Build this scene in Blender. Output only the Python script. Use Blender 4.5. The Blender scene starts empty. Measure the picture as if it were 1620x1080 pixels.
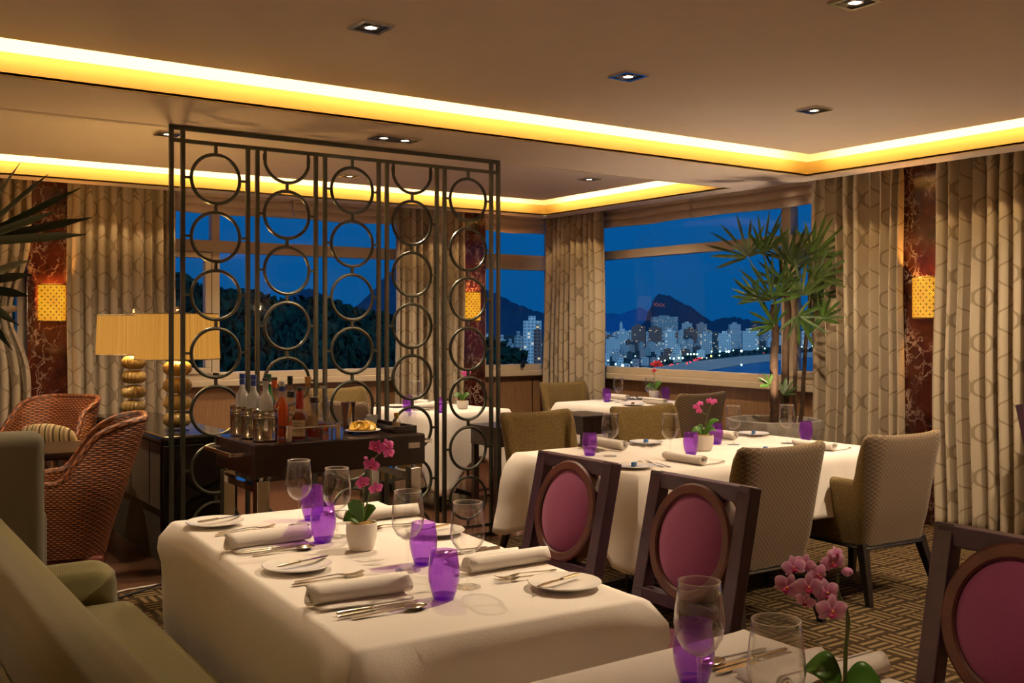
import bpy, bmesh, math, random
from mathutils import Vector, Matrix
rnd = random.Random(7)
SC = bpy.context.scene
COL = SC.collection
R = math.radians
PI = math.pi

# ---------------------------------------------------------------- camera, sky, dusk sun, exposure
CAM_H = 1.45
F_PX, CX, HY = 1605.0, 810.0, 513.0            # focal length in pixels of the 1620x1080 frame, principal column, horizon row
HEAD = R(55.5)                                  # heading measured from the room's X axis
CA, SA = math.cos(HEAD), math.sin(HEAD)
cam_d = bpy.data.cameras.new('camera'); cam = bpy.data.objects.new('camera', cam_d); COL.objects.link(cam)
cam.location = (0, 0, CAM_H); cam.rotation_euler = (R(90), 0, HEAD - R(90))
cam_d.sensor_width = 36; cam_d.lens = F_PX / 1620 * 36; cam_d.shift_y = -27 / 1620
cam_d.clip_start = .05; cam_d.clip_end = 20000
SC.camera = cam
W = bpy.data.worlds.new('dusk_sky'); SC.world = W; W.use_nodes = True
wn = W.node_tree.nodes; wl = W.node_tree.links
wtc = wn.new('ShaderNodeTexCoord'); wsx = wn.new('ShaderNodeSeparateXYZ'); wr = wn.new('ShaderNodeValToRGB')
wl.new(wtc.outputs['Generated'], wsx.inputs[0]); wl.new(wsx.outputs['Z'], wr.inputs[0])
e = wr.color_ramp.elements
e[0].position = 0.0; e[0].color = (.0015, .062, .205, 1)
e[1].position = .9; e[1].color = (.024, .125, .33, 1)
x_ = e.new(.14); x_.color = (.0010, .069, .245, 1)
wl.new(wr.outputs[0], wn['Background'].inputs[0]); wn['Background'].inputs[1].default_value = 1.0
sun_d = bpy.data.lights.new('dusk_glow', 'SUN'); sun = bpy.data.objects.new('dusk_glow', sun_d); COL.objects.link(sun)
sun_d.energy = 1.05; sun_d.color = (.32, .66, 1.0); sun_d.angle = R(40); sun.rotation_euler = (R(62), 0, R(-50))
SC.view_settings.view_transform = 'Standard'; SC.view_settings.look = 'None'
SC.view_settings.exposure = 0.35; SC.view_settings.gamma = 1.0; SC.view_settings.use_curve_mapping = False
SC.cycles.transparent_max_bounces = 24; SC.cycles.max_bounces = 8; SC.cycles.diffuse_bounces = 5
SC.cycles.glossy_bounces = 4; SC.cycles.transmission_bounces = 6
SC.cycles.caustics_reflective = False; SC.cycles.caustics_refractive = False
SC.cycles.sample_clamp_indirect = 4.0

WARM = (1.0, .66, .30)        # cove strips
HALO = (1.0, .76, .50)        # halogen downlights

def area_light(name, loc, rot, sx, sy, watts, color=WARM, spread=180):
    d = bpy.data.lights.new(name, 'AREA'); d.shape = 'RECTANGLE'; d.size = sx; d.size_y = sy; d.energy = watts; d.color = color
    d.spread = R(spread)
    o = bpy.data.objects.new(name, d); COL.objects.link(o); o.location = loc; o.rotation_euler = rot; return o
def spot_light(name, loc, watts, ang=75, blend=.6, target=None, color=HALO, size=.03):
    d = bpy.data.lights.new(name, 'SPOT'); d.energy = watts; d.color = color; d.spot_size = R(ang); d.spot_blend = blend; d.shadow_soft_size = size
    o = bpy.data.objects.new(name, d); COL.objects.link(o); o.location = loc
    if target is not None:
        o.rotation_euler = (Vector(target) - Vector(loc)).to_track_quat('-Z', 'Y').to_euler()
    return o
def point_light(name, loc, watts, color=WARM, size=.03):
    d = bpy.data.lights.new(name, 'POINT'); d.energy = watts; d.color = color; d.shadow_soft_size = size
    o = bpy.data.objects.new(name, d); COL.objects.link(o); o.location = loc; return o

# ceiling coves: LED strips lying on the edge of the tray panels, shining out against the cove walls
TRAY = {'front': (-2.4, 6.25, -1.9, 5.11), 'rear': (-2.4, 6.27, 5.95, 8.51)}
COVE_W = 5.6                                    # watts per metre
for k, (u0, u1, v0, v1) in TRAY.items():
    zc = 2.744
    area_light('cove_strip', ((u0 + u1) / 2, v1 - .135, zc), (R(90), 0, 0), u1 - u0 - .3, .02, COVE_W * (u1 - u0))
    area_light('cove_strip', (u1 - .135, (v0 + v1) / 2, zc), (R(90), 0, R(-90)), v1 - v0 - .3, .02, COVE_W * (v1 - v0))

def at(px, py, depth):
    """A world point seen at pixel (px, py) at a given depth: used to lay out the far view."""
    r = (px - CX) / F_PX * depth
    return Vector((CA * depth + SA * r, SA * depth - CA * r, CAM_H + (HY - py) / F_PX * depth))

# ---------------------------------------------------------------- object helpers
def tag(o, label=None, cat=None, group=None, kind=None):
    if label: o['label'] = label
    if cat: o['category'] = cat
    if group: o['group'] = group
    if kind: o['kind'] = kind
    return o
def empty(name, loc, rz=0, label=None, cat=None, group=None):
    o = bpy.data.objects.new(name, None); COL.objects.link(o); o.location = loc; o.rotation_euler = (0, 0, rz); o.empty_display_size = .1
    return tag(o, label, cat, group)
KIDS = {}
def copy_tree(o, parent=None):
    c = o.copy(); COL.objects.link(c)
    if parent is not None:
        c.parent = parent; KIDS.setdefault(parent.name, []).append(c)
    for ch in list(KIDS.get(o.name, [])): copy_tree(ch, c)
    return c
def dup(o, loc, rz=0, label=None, group=None, scale=None):
    c = copy_tree(o); c.location = loc; c.rotation_euler = (0, 0, rz)
    if scale: c.scale = (scale,) * 3 if not isinstance(scale, tuple) else scale
    if label: c['label'] = label
    if group: c['group'] = group
    return c

class MB:
    def __init__(s): s.v = []; s.f = []; s.m = []; s.uv = {}
    def add(s, verts, faces, mat=0, uvs=None):
        b = len(s.v); s.v += [tuple(p) for p in verts]
        for f in faces:
            s.f.append(tuple(b + i for i in f)); s.m.append(mat)
        if uvs:
            for i, q in enumerate(uvs): s.uv[b + i] = q
        return s
    def box(s, x0, y0, z0, x1, y1, z1, mat=0, M=None):
        p = [(x0, y0, z0), (x1, y0, z0), (x1, y1, z0), (x0, y1, z0), (x0, y0, z1), (x1, y0, z1), (x1, y1, z1), (x0, y1, z1)]
        if M is not None: p = [M @ Vector(q) for q in p]
        return s.add(p, [(0, 3, 2, 1), (4, 5, 6, 7), (0, 1, 5, 4), (1, 2, 6, 5), (2, 3, 7, 6), (3, 0, 4, 7)], mat)
    def bar(s, a, b, w, h=None, mat=0, up=(0, 0, 1), w2=None):
        """A rectangular bar from a to b, w wide and h high, tapering to w2."""
        a, b = Vector(a), Vector(b); h = h or w; d = (b - a).normalized(); upv = Vector(up)
        if abs(d.dot(upv)) > .95: upv = Vector((1, 0, 0))
        x = d.cross(upv).normalized(); y = x.cross(d)
        k = 1 if w2 is None else w2 / w
        p = [a + x * sx * w / 2 + y * sy * h / 2 for sx, sy in ((-1, -1), (1, -1), (1, 1), (-1, 1))]
        p += [b + (x * sx * w / 2 + y * sy * h / 2) * k for sx, sy in ((-1, -1), (1, -1), (1, 1), (-1, 1))]
        return s.add(p, [(0, 3, 2, 1), (4, 5, 6, 7), (0, 1, 5, 4), (1, 2, 6, 5), (2, 3, 7, 6), (3, 0, 4, 7)], mat)
    def lathe(s, prof, n=32, c=(0, 0, 0), mat=0, rib=None, M=None):
        vs = []; fs = []; rings = []
        for r, z in prof:
            if r <= 1e-6:
                rings.append([len(vs)]); vs.append(Vector((0, 0, z)))
            else:
                ring = []
                for i in range(n):
                    a = 2 * PI * i / n; q = r * (1 if rib is None else rib(a, z))
                    ring.append(len(vs)); vs.append(Vector((q * math.cos(a), q * math.sin(a), z)))
                rings.append(ring)
        for A, B in zip(rings, rings[1:]):
            if len(A) == 1 and len(B) == 1: continue
            for i in range(n):
                j = (i + 1) % n
                if len(A) == 1: fs.append((A[0], B[j], B[i]))
                elif len(B) == 1: fs.append((A[i], A[j], B[0]))
                else: fs.append((A[i], A[j], B[j], B[i]))
        if M is not None: vs = [M @ p for p in vs]
        c = Vector(c)
        return s.add([p + c for p in vs], fs, mat)
    def tube(s, pts, r, n=8, mat=0, caps=True, closed=False):
        pts = [Vector(p) for p in pts]; m = len(pts); rr = r if isinstance(r, (list, tuple)) else [r] * m
        vs = []; fs = []; prev = None
        for i, p in enumerate(pts):
            if closed: d = pts[(i + 1) % m] - pts[i - 1]
            else: d = pts[min(i + 1, m - 1)] - pts[max(i - 1, 0)]
            d.normalize()
            if prev is None:
                x = d.cross(Vector((0, 0, 1)))
                if x.length < .05: x = d.cross(Vector((1, 0, 0)))
            else: x = prev - d * prev.dot(d)
            x.normalize(); prev = x; y = d.cross(x)
            for k in range(n):
                a = 2 * PI * k / n; vs.append(p + (x * math.cos(a) + y * math.sin(a)) * rr[i])
        for i in range(m if closed else m - 1):
            for k in range(n):
                i2 = (i + 1) % m
                fs.append((i * n + k, i * n + (k + 1) % n, i2 * n + (k + 1) % n, i2 * n + k))
        if caps and not closed:
            fs.append(tuple(reversed(range(n)))); fs.append(tuple(range((m - 1) * n, m * n)))
        return s.add(vs, fs, mat)
    def grid(s, fn, nu, nv, mat=0, uv=None, closeu=False):
        vs = []; fs = []; uvs = []
        for i in range(nu + (0 if closeu else 1)):
            for j in range(nv + 1):
                vs.append(Vector(fn(i / nu, j / nv))); uvs.append(uv(i / nu, j / nv) if uv else (i / nu, j / nv))
        k = nv + 1; nn = nu if closeu else nu + 1
        for i in range(nu):
            for j in range(nv):
                i2 = (i + 1) % nn
                fs.append((i * k + j, i2 * k + j, i2 * k + j + 1, i * k + j + 1))
        return s.add(vs, fs, mat, uvs)
    def prism(s, outline, z0, z1, mat=0, M=None):
        n = len(outline); vs = [Vector((x, y, z0)) for x, y in outline] + [Vector((x, y, z1)) for x, y in outline]
        if M is not None: vs = [M @ p for p in vs]
        fs = [tuple(reversed(range(n))), tuple(range(n, 2 * n))] + [(i, (i + 1) % n, n + (i + 1) % n, n + i) for i in range(n)]
        return s.add(vs, fs, mat)
    def ball(s, c, rx, ry=None, rz=None, n=12, mat=0, M=None):
        ry = ry or rx; rz = rz or rx; m = max(4, n // 2)
        prof = [(math.sin(PI * i / m), -math.cos(PI * i / m)) for i in range(m + 1)]; prof[0] = (0, -1); prof[-1] = (0, 1)
        S = Matrix.Diagonal((rx, ry, rz, 1))
        return s.lathe(prof, n, c, mat, M=(S if M is None else M @ S))
    def build(s, name, mats, parent=None, loc=None, rz=None, smooth=True, sharp=35, bevel=0, seg=2, sub=0, solid=0):
        me = bpy.data.meshes.new(name); me.from_pydata(s.v, [], s.f)
        if not isinstance(mats, (list, tuple)): mats = [mats]
        for m in mats: me.materials.append(m)
        me.polygons.foreach_set('material_index', s.m)
        if s.uv:
            ul = me.uv_layers.new(name='uv')
            for l in me.loops: ul.data[l.index].uv = s.uv.get(l.vertex_index, (0, 0))
        if smooth:
            me.polygons.foreach_set('use_smooth', [True] * len(s.f))
            if sharp: me.set_sharp_from_angle(angle=R(sharp))
        me.update()
        o = bpy.data.objects.new(name, me); COL.objects.link(o)
        if parent is not None:
            o.parent = parent; KIDS.setdefault(parent.name, []).append(o)
        if loc is not None: o.location = loc
        if rz is not None: o.rotation_euler = (0, 0, rz)
        if solid:
            md = o.modifiers.new('solid', 'SOLIDIFY'); md.thickness = solid; md.offset = 0
        if bevel:
            md = o.modifiers.new('bevel', 'BEVEL'); md.width = bevel; md.segments = seg; md.limit_method = 'ANGLE'; md.angle_limit = R(40)
            md.harden_normals = False
        if sub:
            md = o.modifiers.new('sub', 'SUBSURF'); md.levels = sub; md.render_levels = sub
        return o
def structure(o): o['kind'] = 'structure'; return o

# ---------------------------------------------------------------- materials
MATS = {}
class NT:
    """A small wrapper for building node trees."""
    def __init__(s, name):
        s.m = bpy.data.materials.new(name); s.m.use_nodes = True; s.n = s.m.node_tree.nodes; s.l = s.m.node_tree.links
        s.b = s.n['Principled BSDF']; s.out = s.n['Material Output']
    def node(s, t, **kw):
        x = s.n.new(t)
        for k, v in kw.items(): setattr(x, k, v)
        return x
    def put(s, sock, v):
        if isinstance(v, bpy.types.NodeSocket): s.l.new(v, sock)
        elif v is not None:
            if hasattr(sock, 'default_value') and hasattr(sock.default_value, '__len__') and len(sock.default_value) == 4 and len(v) == 3: v = (*v, 1)
            sock.default_value = v
    def math(s, op, a, b=None, c=None, clamp=False):
        x = s.node('ShaderNodeMath', operation=op, use_clamp=clamp)
        for i, q in enumerate((a, b, c)):
            if q is not None: s.put(x.inputs[i], q)
        return x.outputs[0]
    def coord(s, kind='Object', scale=None, loc=None, rot=None):
        o = s.node('ShaderNodeTexCoord').outputs[kind]
        if scale or loc or rot:
            mp = s.node('ShaderNodeMapping'); s.l.new(o, mp.inputs[0])
            if scale: mp.inputs['Scale'].default_value = scale
            if loc: mp.inputs['Location'].default_value = loc
            if rot: mp.inputs['Rotation'].default_value = rot
            o = mp.outputs[0]
        return o
    def noise(s, vec, scale, detail=3, rough=.55, dist=0):
        x = s.node('ShaderNodeTexNoise'); s.put(x.inputs['Vector'], vec); x.inputs['Scale'].default_value = scale
        x.inputs['Detail'].default_value = detail; x.inputs['Roughness'].default_value = rough; x.inputs['Distortion'].default_value = dist
        return x.outputs['Fac']
    def ramp(s, fac, stops, interp='LINEAR'):
        x = s.node('ShaderNodeValToRGB'); s.l.new(fac, x.inputs[0]); x.color_ramp.interpolation = interp; e = x.color_ramp.elements
        while len(e) < len(stops): e.new(.5)
        for q, (p, c) in zip(e, stops): q.position = p; q.color = (*c, 1) if len(c) == 3 else c
        return x.outputs[0]
    def mix(s, fac, a, b):
        x = s.node('ShaderNodeMix', data_type='RGBA'); s.put(x.inputs['Factor'], fac); s.put(x.inputs['A'], a) if False else None
        s.put(x.inputs[6], a); s.put(x.inputs[7], b); return x.outputs[2]
    def bump(s, h, strength=.3, dist=.01):
        x = s.node('ShaderNodeBump'); s.l.new(h, x.inputs['Height']); x.inputs['Strength'].default_value = strength; x.inputs['Distance'].default_value = dist
        s.l.new(x.outputs[0], s.b.inputs['Normal'])
    def set(s, col=None, rough=None, metal=None, spec=None, emit=None, estr=None, sheen=None, trans=None, sub=None):
        i = s.b.inputs
        s.put(i['Base Color'], col); s.put(i['Roughness'], rough); s.put(i['Metallic'], metal); s.put(i['Specular IOR Level'], spec)
        if emit is not None: s.put(i['Emission Color'], emit); s.put(i['Emission Strength'], estr if estr is not None else 1.0)
        if sheen is not None: i['Sheen Weight'].default_value = sheen
        if trans is not None: i['Transmission Weight'].default_value = trans
        return s
def plain(name, col, rough=.5, metal=0, spec=.5, var=0.08, vscale=6, bump=0, bscale=80, sheen=None):
    """A plain surface with faint noise variation."""
    t = NT(name); c = t.coord()
    n = t.noise(c, vscale, 4)
    lo = tuple(x * (1 - var) for x in col); hi = tuple(min(1, x * (1 + var)) for x in col)
    t.set(t.ramp(n, [(.3, lo), (.7, hi)]), rough, metal, spec, sheen=sheen)
    if bump: t.bump(t.noise(c, bscale, 3), bump, .005)
    MATS[name] = t.m; return t.m

M_ceil = plain('ceiling_paint', (.84, .73, .63), .75, var=.015)
M_wall = plain('wall_paint', (.62, .52, .40), .8)
M_fascia = plain('fascia_cove_glow', (.37, .235, .044), .7, var=.02)  # yellow cove glow put into the fascia colour, stepping down from the band
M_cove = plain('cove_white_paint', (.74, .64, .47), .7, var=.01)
M_frame = plain('window_frame_beige', (.56, .46, .32), .45, var=.04)
M_blind = plain('blind_linen', (.68, .55, .43), .9, var=.06, bump=.25, bscale=120)
M_dark = plain('dark_wood', (.018, .008, .006), .32, var=.35, vscale=14)
M_black = plain('black_lacquer', (.008, .007, .007), .16, var=.2)
M_blackwood = plain('black_wood', (.010, .007, .006), .35, var=.3)
M_bronze = plain('bronze_bar', (.085, .088, .072), .36, .75, var=.15)
M_chrome = plain('chrome', (.78, .76, .72), .10, 1, var=.03)
M_steel = plain('polished_steel', (.62, .58, .52), .13, 1, var=.05)
M_silver = plain('silver_plate', (.80, .72, .58), .16, 1, var=.05)
M_brass = plain('brass', (.62, .40, .14), .25, 1)
M_cloth = plain('white_linen', (.83, .77, .71), .85, var=.02, bump=.12, bscale=220, spec=.2)
M_china = plain('white_china', (.86, .82, .76), .14, var=.01)
M_pot = plain('white_ceramic', (.80, .74, .66), .3, var=.02)
M_moss = plain('orchid_moss', (.30, .19, .06), .95, var=.5, vscale=60, bump=1, bscale=90)
M_stem = plain('plant_stem', (.10, .13, .03), .5, var=.3)
M_leaf = plain('orchid_leaf', (.06, .17, .02), .35, var=.2, vscale=12)
M_red = plain('red_wax', (.35, .012, .012), .25)
M_blue = plain('blue_cap', (.012, .05, .30), .4)
M_orangecap = plain('orange_cap', (.75, .16, .03), .4)
M_blackcap = plain('black_cap', (.012, .011, .01), .35)
M_greencap = plain('green_cap', (.015, .12, .05), .35)
M_cork = plain('cork', (.50, .26, .08), .7)
M_paper = plain('label_paper', (.62, .49, .30), .7)
M_ink = plain('label_ink', (.03, .02, .02), .8)
M_lemon = plain('lemon', (.80, .46, .02), .45, bump=.3, bscale=200)
M_concrete = plain('grey_concrete', (.34, .31, .27), .8, var=.25, vscale=9, bump=.4, bscale=40)
M_soil = plain('potting_soil', (.10, .07, .04), .95, var=.5, vscale=40, bump=1, bscale=60)
M_rubber = plain('black_cable', (.01, .01, .01), .5)
M_beige = plain('beige_cushion', (.40, .33, .19), .85, bump=.2, bscale=200)
M_redwood = plain('red_stained_wood', (.13, .022, .012), .35, var=.3, vscale=14)
M_plaque = plain('silver_plaque', (.50, .45, .40), .35, .8)
M_white = plain('white_plastic', (.7, .68, .64), .4)
M_bluefoil = plain('blue_foil', (.05, .16, .42), .35)
M_brownsweet = plain('brown_wrapper', (.16, .07, .04), .4)

def carpet():
    t = NT('fret_carpet'); c = t.coord(scale=(7.2, 7.2, 1)); sx = t.node('ShaderNodeSeparateXYZ'); t.l.new(c, sx.inputs[0])
    x, y = sx.outputs[0], sx.outputs[1]
    cx, cy = t.math('FLOOR', x), t.math('FLOOR', y)
    par = t.math('FLOORED_MODULO', t.math('ADD', cx, cy), 2.0)
    fx = t.math('FRACT', t.math('MULTIPLY', t.math('ADD', x, t.math('MULTIPLY', cy, .17)), 3.0))
    fy = t.math('FRACT', t.math('MULTIPLY', t.math('ADD', y, t.math('MULTIPLY', cx, .17)), 3.0))
    sel = t.math('ADD', t.math('MULTIPLY', fx, par), t.math('MULTIPLY', fy, t.math('SUBTRACT', 1.0, par)))
    lx, ly = t.math('FRACT', x), t.math('FRACT', y)
    edge = t.math('MINIMUM', lx, ly)
    line = t.math('MULTIPLY', t.math('GREATER_THAN', sel, .50), t.math('GREATER_THAN', edge, .10))
    wv = t.noise(t.coord(), 300, 2)
    dark = t.mix(wv, (.022, .013, .006), (.042, .026, .012)); lite = t.mix(wv, (.13, .088, .042), (.19, .133, .064))
    t.set(t.mix(line, dark, lite), .95, spec=.1); t.bump(t.math('ADD', wv, line), .3, .004)
    return t.m
M_carpet = carpet()
def polished_floor():
    t = NT('polished_plank_floor'); c = t.coord(scale=(1, 1, 1))
    br = t.node('ShaderNodeTexBrick'); t.l.new(c, br.inputs[0])
    br.inputs['Color1'].default_value = (.13, .060, .034, 1); br.inputs['Color2'].default_value = (.17, .082, .048, 1)
    br.inputs['Mortar'].default_value = (.03, .015, .01, 1); br.inputs['Scale'].default_value = 1.0
    br.inputs['Mortar Size'].default_value = .002; br.inputs['Brick Width'].default_value = 1.2; br.inputs['Row Height'].default_value = .14
    g = t.noise(t.coord(scale=(2, 40, 1)), 3, 4)
    t.set(t.mix(t.math('MULTIPLY', g, .5), br.outputs[0], (.05, .022, .014)), .16)
    return t.m
M_plank = polished_floor()
def wainscot():
    t = NT('wainscot_oak'); n = t.noise(t.coord(scale=(14, 14, 1.0)), 5, 5, .6)
    t.set(t.ramp(n, [(.3, (.20, .105, .048)), (.7, (.34, .19, .095))]), .4); t.bump(n, .1, .003)
    return t.m
M_oak = wainscot()
def marble():
    t = NT('red_marble'); c = t.coord(scale=(1, 1, .8))
    n = t.node('ShaderNodeTexNoise'); t.l.new(c, n.inputs[0]); n.inputs['Scale'].default_value = 5; n.inputs['Detail'].default_value = 6; n.inputs['Roughness'].default_value = .65
    mx = t.node('ShaderNodeMix', data_type='VECTOR'); mx.inputs['Factor'].default_value = .22; t.l.new(c, mx.inputs[4]); t.l.new(n.outputs['Color'], mx.inputs[5])
    def vein(sc, w):
        v = t.node('ShaderNodeTexVoronoi', feature='DISTANCE_TO_EDGE'); t.l.new(mx.outputs[1], v.inputs[0]); v.inputs['Scale'].default_value = sc
        mask = t.ramp(t.noise(c, 4.5, 3), [(.44, (0, 0, 0)), (.62, (1, 1, 1))])
        return t.math('MULTIPLY', t.math('LESS_THAN', v.outputs['Distance'], w), mask)
    ve = t.math('MAXIMUM', vein(5, .018), vein(13, .03))
    base = t.ramp(t.noise(c, 7, 5, .6), [(.3, (.020, .0055, .004)), (.55, (.065, .015, .010)), (.8, (.12, .028, .016))])
    t.set(t.mix(t.math('MULTIPLY', ve, .75), base, (.46, .34, .26)), .12)
    return t.m
M_marble = marble()
def curtain_mat():
    """Cream cloth with a darker ogee trellis; UV in metres along the cloth and up it."""
    t = NT('trellis_curtain'); sx = t.node('ShaderNodeSeparateXYZ'); t.l.new(t.node('ShaderNodeTexCoord').outputs['UV'], sx.inputs[0])
    x = t.math('DIVIDE', sx.outputs[0], .235); y = t.math('DIVIDE', sx.outputs[1], .31)
    tri = t.math('SINE', t.math('MULTIPLY', y, 2 * PI)); sq = t.math('MULTIPLY', t.math('SINE', t.math('MULTIPLY', y, 6 * PI)), .022)
    w = t.math('ADD', t.math('MULTIPLY', tri, .25), sq)
    d1 = t.math('ABSOLUTE', t.math('SUBTRACT', t.math('FRACT', t.math('ADD', x, w)), .5))
    d2 = t.math('ABSOLUTE', t.math('SUBTRACT', t.math('FRACT', t.math('SUBTRACT', t.math('ADD', x, .5), w)), .5))
    line = t.math('LESS_THAN', t.math('MINIMUM', d1, d2), .036)
    weave = t.noise(t.coord('UV'), 260, 2)
    base = t.mix(weave, (.43, .355, .25), (.53, .44, .32))
    t.set(t.mix(line, base, (.29, .23, .15)), .8, spec=.25, sheen=.1); t.bump(t.noise(t.coord('UV'), 9, 4), .5, .012)
    return t.m
M_curtain = curtain_mat()
def fabric_diamond():
    """Taupe upholstery with a small pale diamond net; UV in metres."""
    t = NT('diamond_upholstery'); sx = t.node('ShaderNodeSeparateXYZ'); t.l.new(t.node('ShaderNodeTexCoord').outputs['UV'], sx.inputs[0])
    a = t.math('DIVIDE', t.math('ADD', sx.outputs[0], sx.outputs[1]), .024); b = t.math('DIVIDE', t.math('SUBTRACT', sx.outputs[0], sx.outputs[1]), .024)
    da = t.math('ABSOLUTE', t.math('SUBTRACT', t.math('FRACT', a), .5)); db = t.math('ABSOLUTE', t.math('SUBTRACT', t.math('FRACT', b), .5))
    net = t.math('LESS_THAN', t.math('MINIMUM', da, db), .10)
    dot = t.math('GREATER_THAN', t.math('MINIMUM', da, db), .34)
    c = t.mix(net, (.105, .068, .041), (.235, .175, .12)); c = t.mix(dot, c, (.17, .123, .078))
    t.set(c, .85, spec=.2, sheen=.1); return t.m
M_diamond = fabric_diamond()
def fabric_olive(name='olive_upholstery', c0=(.135, .088, .028), c1=(.21, .145, .05)):
    t = NT(name); n = t.noise(t.coord(), 130, 2); t.set(t.ramp(n, [(.38, c0), (.62, c1)]), .85, spec=.25, sheen=.15); t.bump(n, .25, .003); return t.m
M_olive = fabric_olive()
def fabric_herring(name, c0, c1, sc=90):
    t = NT(name); sx = t.node('ShaderNodeSeparateXYZ'); t.l.new(t.coord(), sx.inputs[0])
    p = t.math('ADD', sx.outputs[0], sx.outputs[1]); q = sx.outputs[2]
    zig = t.math('ABSOLUTE', t.math('SUBTRACT', t.math('FRACT', t.math('MULTIPLY', p, 9.0)), .5))
    st = t.math('FRACT', t.math('MULTIPLY', t.math('ADD', t.math('ADD', q, t.math('MULTIPLY', sx.outputs[1], .6)), t.math('MULTIPLY', zig, .12)), sc))
    n = t.noise(t.coord(), 160, 2)
    f = t.math('ADD', t.math('MULTIPLY', t.math('GREATER_THAN', st, .5), .6), t.math('MULTIPLY', n, .4))
    t.set(t.mix(f, c0, c1), .85, spec=.25, sheen=.2); t.bump(f, .15, .003); return t.m
M_sofa = fabric_herring('olive_herringbone', (.105, .085, .027), (.158, .132, .046), 130)
M_grey = fabric_herring('grey_herringbone', (.12, .11, .075), (.19, .175, .12), 110)
def velvet():
    t = NT('purple_velvet'); n = t.noise(t.coord(scale=(30, 30, 3)), 30, 3)
    t.set(t.ramp(n, [(.3, (.165, .028, .088)), (.7, (.235, .043, .130))]), .7, spec=.3, sheen=.6); t.bump(n, .2, .003)
    t.b.inputs['Sheen Tint'].default_value = (.9, .45, .6, 1); return t.m
M_velvet = velvet()
M_aubergine = plain('aubergine_wood', (.036, .011, .026), .42, var=.3, vscale=16)
M_ringwood = plain('mahogany_ring', (.085, .020, .011), .48, var=.3, vscale=16)
def wicker():
    t = NT('woven_wicker'); c = t.node('ShaderNodeTexCoord').outputs['UV']; sx = t.node('ShaderNodeSeparateXYZ'); t.l.new(c, sx.inputs[0])
    u = t.math('MULTIPLY', sx.outputs[0], 1 / .032); v = t.math('MULTIPLY', sx.outputs[1], 1 / .012)
    row = t.math('FLOOR', v); ph = t.math('ADD', u, t.math('MULTIPLY', t.math('FLOORED_MODULO', row, 2.0), .5))
    a = t.math('SINE', t.math('MULTIPLY', t.math('FRACT', ph), PI)); b = t.math('SINE', t.math('MULTIPLY', t.math('FRACT', v), PI))
    h = t.math('MULTIPLY', a, b); n = t.noise(t.coord(), 25, 3)
    col = t.ramp(t.math('MULTIPLY', h, t.math('ADD', .6, t.math('MULTIPLY', n, .7))), [(.1, (.045, .012, .005)), (.55, (.22, .065, .020)), (.95, (.42, .15, .045))])
    t.set(col, .45); t.bump(h, .6, .006); return t.m
M_wicker = wicker()
def stripes():
    t = NT('striped_cushion_cloth'); sx = t.node('ShaderNodeSeparateXYZ'); t.l.new(t.coord(), sx.inputs[0])
    f = t.math('FRACT', t.math('MULTIPLY', sx.outputs[0], 9.0))
    t.set(t.ramp(f, [(0, (.45, .34, .17)), (.22, (.10, .065, .03)), (.34, (.55, .43, .24)), (.52, (.28, .20, .10)), (.66, (.50, .38, .2)), (.80, (.06, .06, .03)), (.9, (.5, .38, .2))], 'CONSTANT'), .85)
    return t.m
M_stripes = stripes()

def glass_shell(name, tint=(.93, .94, .93), body=None, amount=0.0, edge=.55, refl=.9):
    """Thin glass: sees through, mirrors at grazing angles and darkens slightly at its edges."""
    t = NT(name); t.n.remove(t.b)
    tr = t.node('ShaderNodeBsdfTransparent'); gl = t.node('ShaderNodeBsdfGlossy'); gl.inputs['Roughness'].default_value = .02
    gl.inputs['Color'].default_value = (1, 1, 1, 1)
    lw = t.node('ShaderNodeLayerWeight'); lw.inputs['Blend'].default_value = .35
    f = t.math('POWER', lw.outputs['Facing'], 3.5)
    dk = tuple(x * (1 - edge) for x in tint)
    t.put(tr.inputs[0], t.mix(f, tint, dk))
    lw2 = t.node('ShaderNodeLayerWeight'); lw2.inputs['Blend'].default_value = .5
    sch = t.math('ADD', .04, t.math('MULTIPLY', t.math('POWER', lw2.outputs['Facing'], 3.0), .9))
    mx = t.node('ShaderNodeMixShader'); t.l.new(t.math('MULTIPLY', sch, refl, clamp=True), mx.inputs[0]); t.l.new(gl.outputs[0], mx.inputs[2])
    if body:
        tl = t.node('ShaderNodeBsdfTranslucent'); df = t.node('ShaderNodeBsdfDiffuse')
        tl.inputs[0].default_value = (*body, 1); df.inputs[0].default_value = (*body, 1)
        ad = t.node('ShaderNodeMixShader'); ad.inputs[0].default_value = .35; t.l.new(tl.outputs[0], ad.inputs[1]); t.l.new(df.outputs[0], ad.inputs[2])
        m2 = t.node('ShaderNodeMixShader'); m2.inputs[0].default_value = amount; t.l.new(tr.outputs[0], m2.inputs[1]); t.l.new(ad.outputs[0], m2.inputs[2])
        t.l.new(m2.outputs[0], mx.inputs[1])
    else: t.l.new(tr.outputs[0], mx.inputs[1])
    t.l.new(mx.outputs[0], t.out.inputs[0]); return t.m
M_glass = glass_shell('clear_crystal', (.988, .988, .982), edge=.20, refl=1.15)
M_rim = plain('glass_rim_highlight', (.75, .68, .56), .15)  # rim highlight put into an opaque pale colour
M_foot = glass_shell('clear_crystal_foot', (.99, .985, .975), edge=.06, refl=1.0)
M_purple = glass_shell('purple_glass', (.66, .37, .97), (.42, .10, .68), .26, .35)
M_pane = glass_shell('window_glass', (.985, .99, .99), edge=.0, refl=.20)
M_bottle = glass_shell('clear_bottle_glass', (.93, .91, .85), edge=.4, refl=1.5)
M_green = glass_shell('green_bottle_glass', (.05, .42, .10), (.02, .3, .05), .35)
M_amber = glass_shell('amber_spirit', (.85, .30, .03), (.75, .22, .01), .5)
M_whisky = glass_shell('dark_whisky', (.45, .10, .015), (.30, .06, .01), .5)
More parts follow.
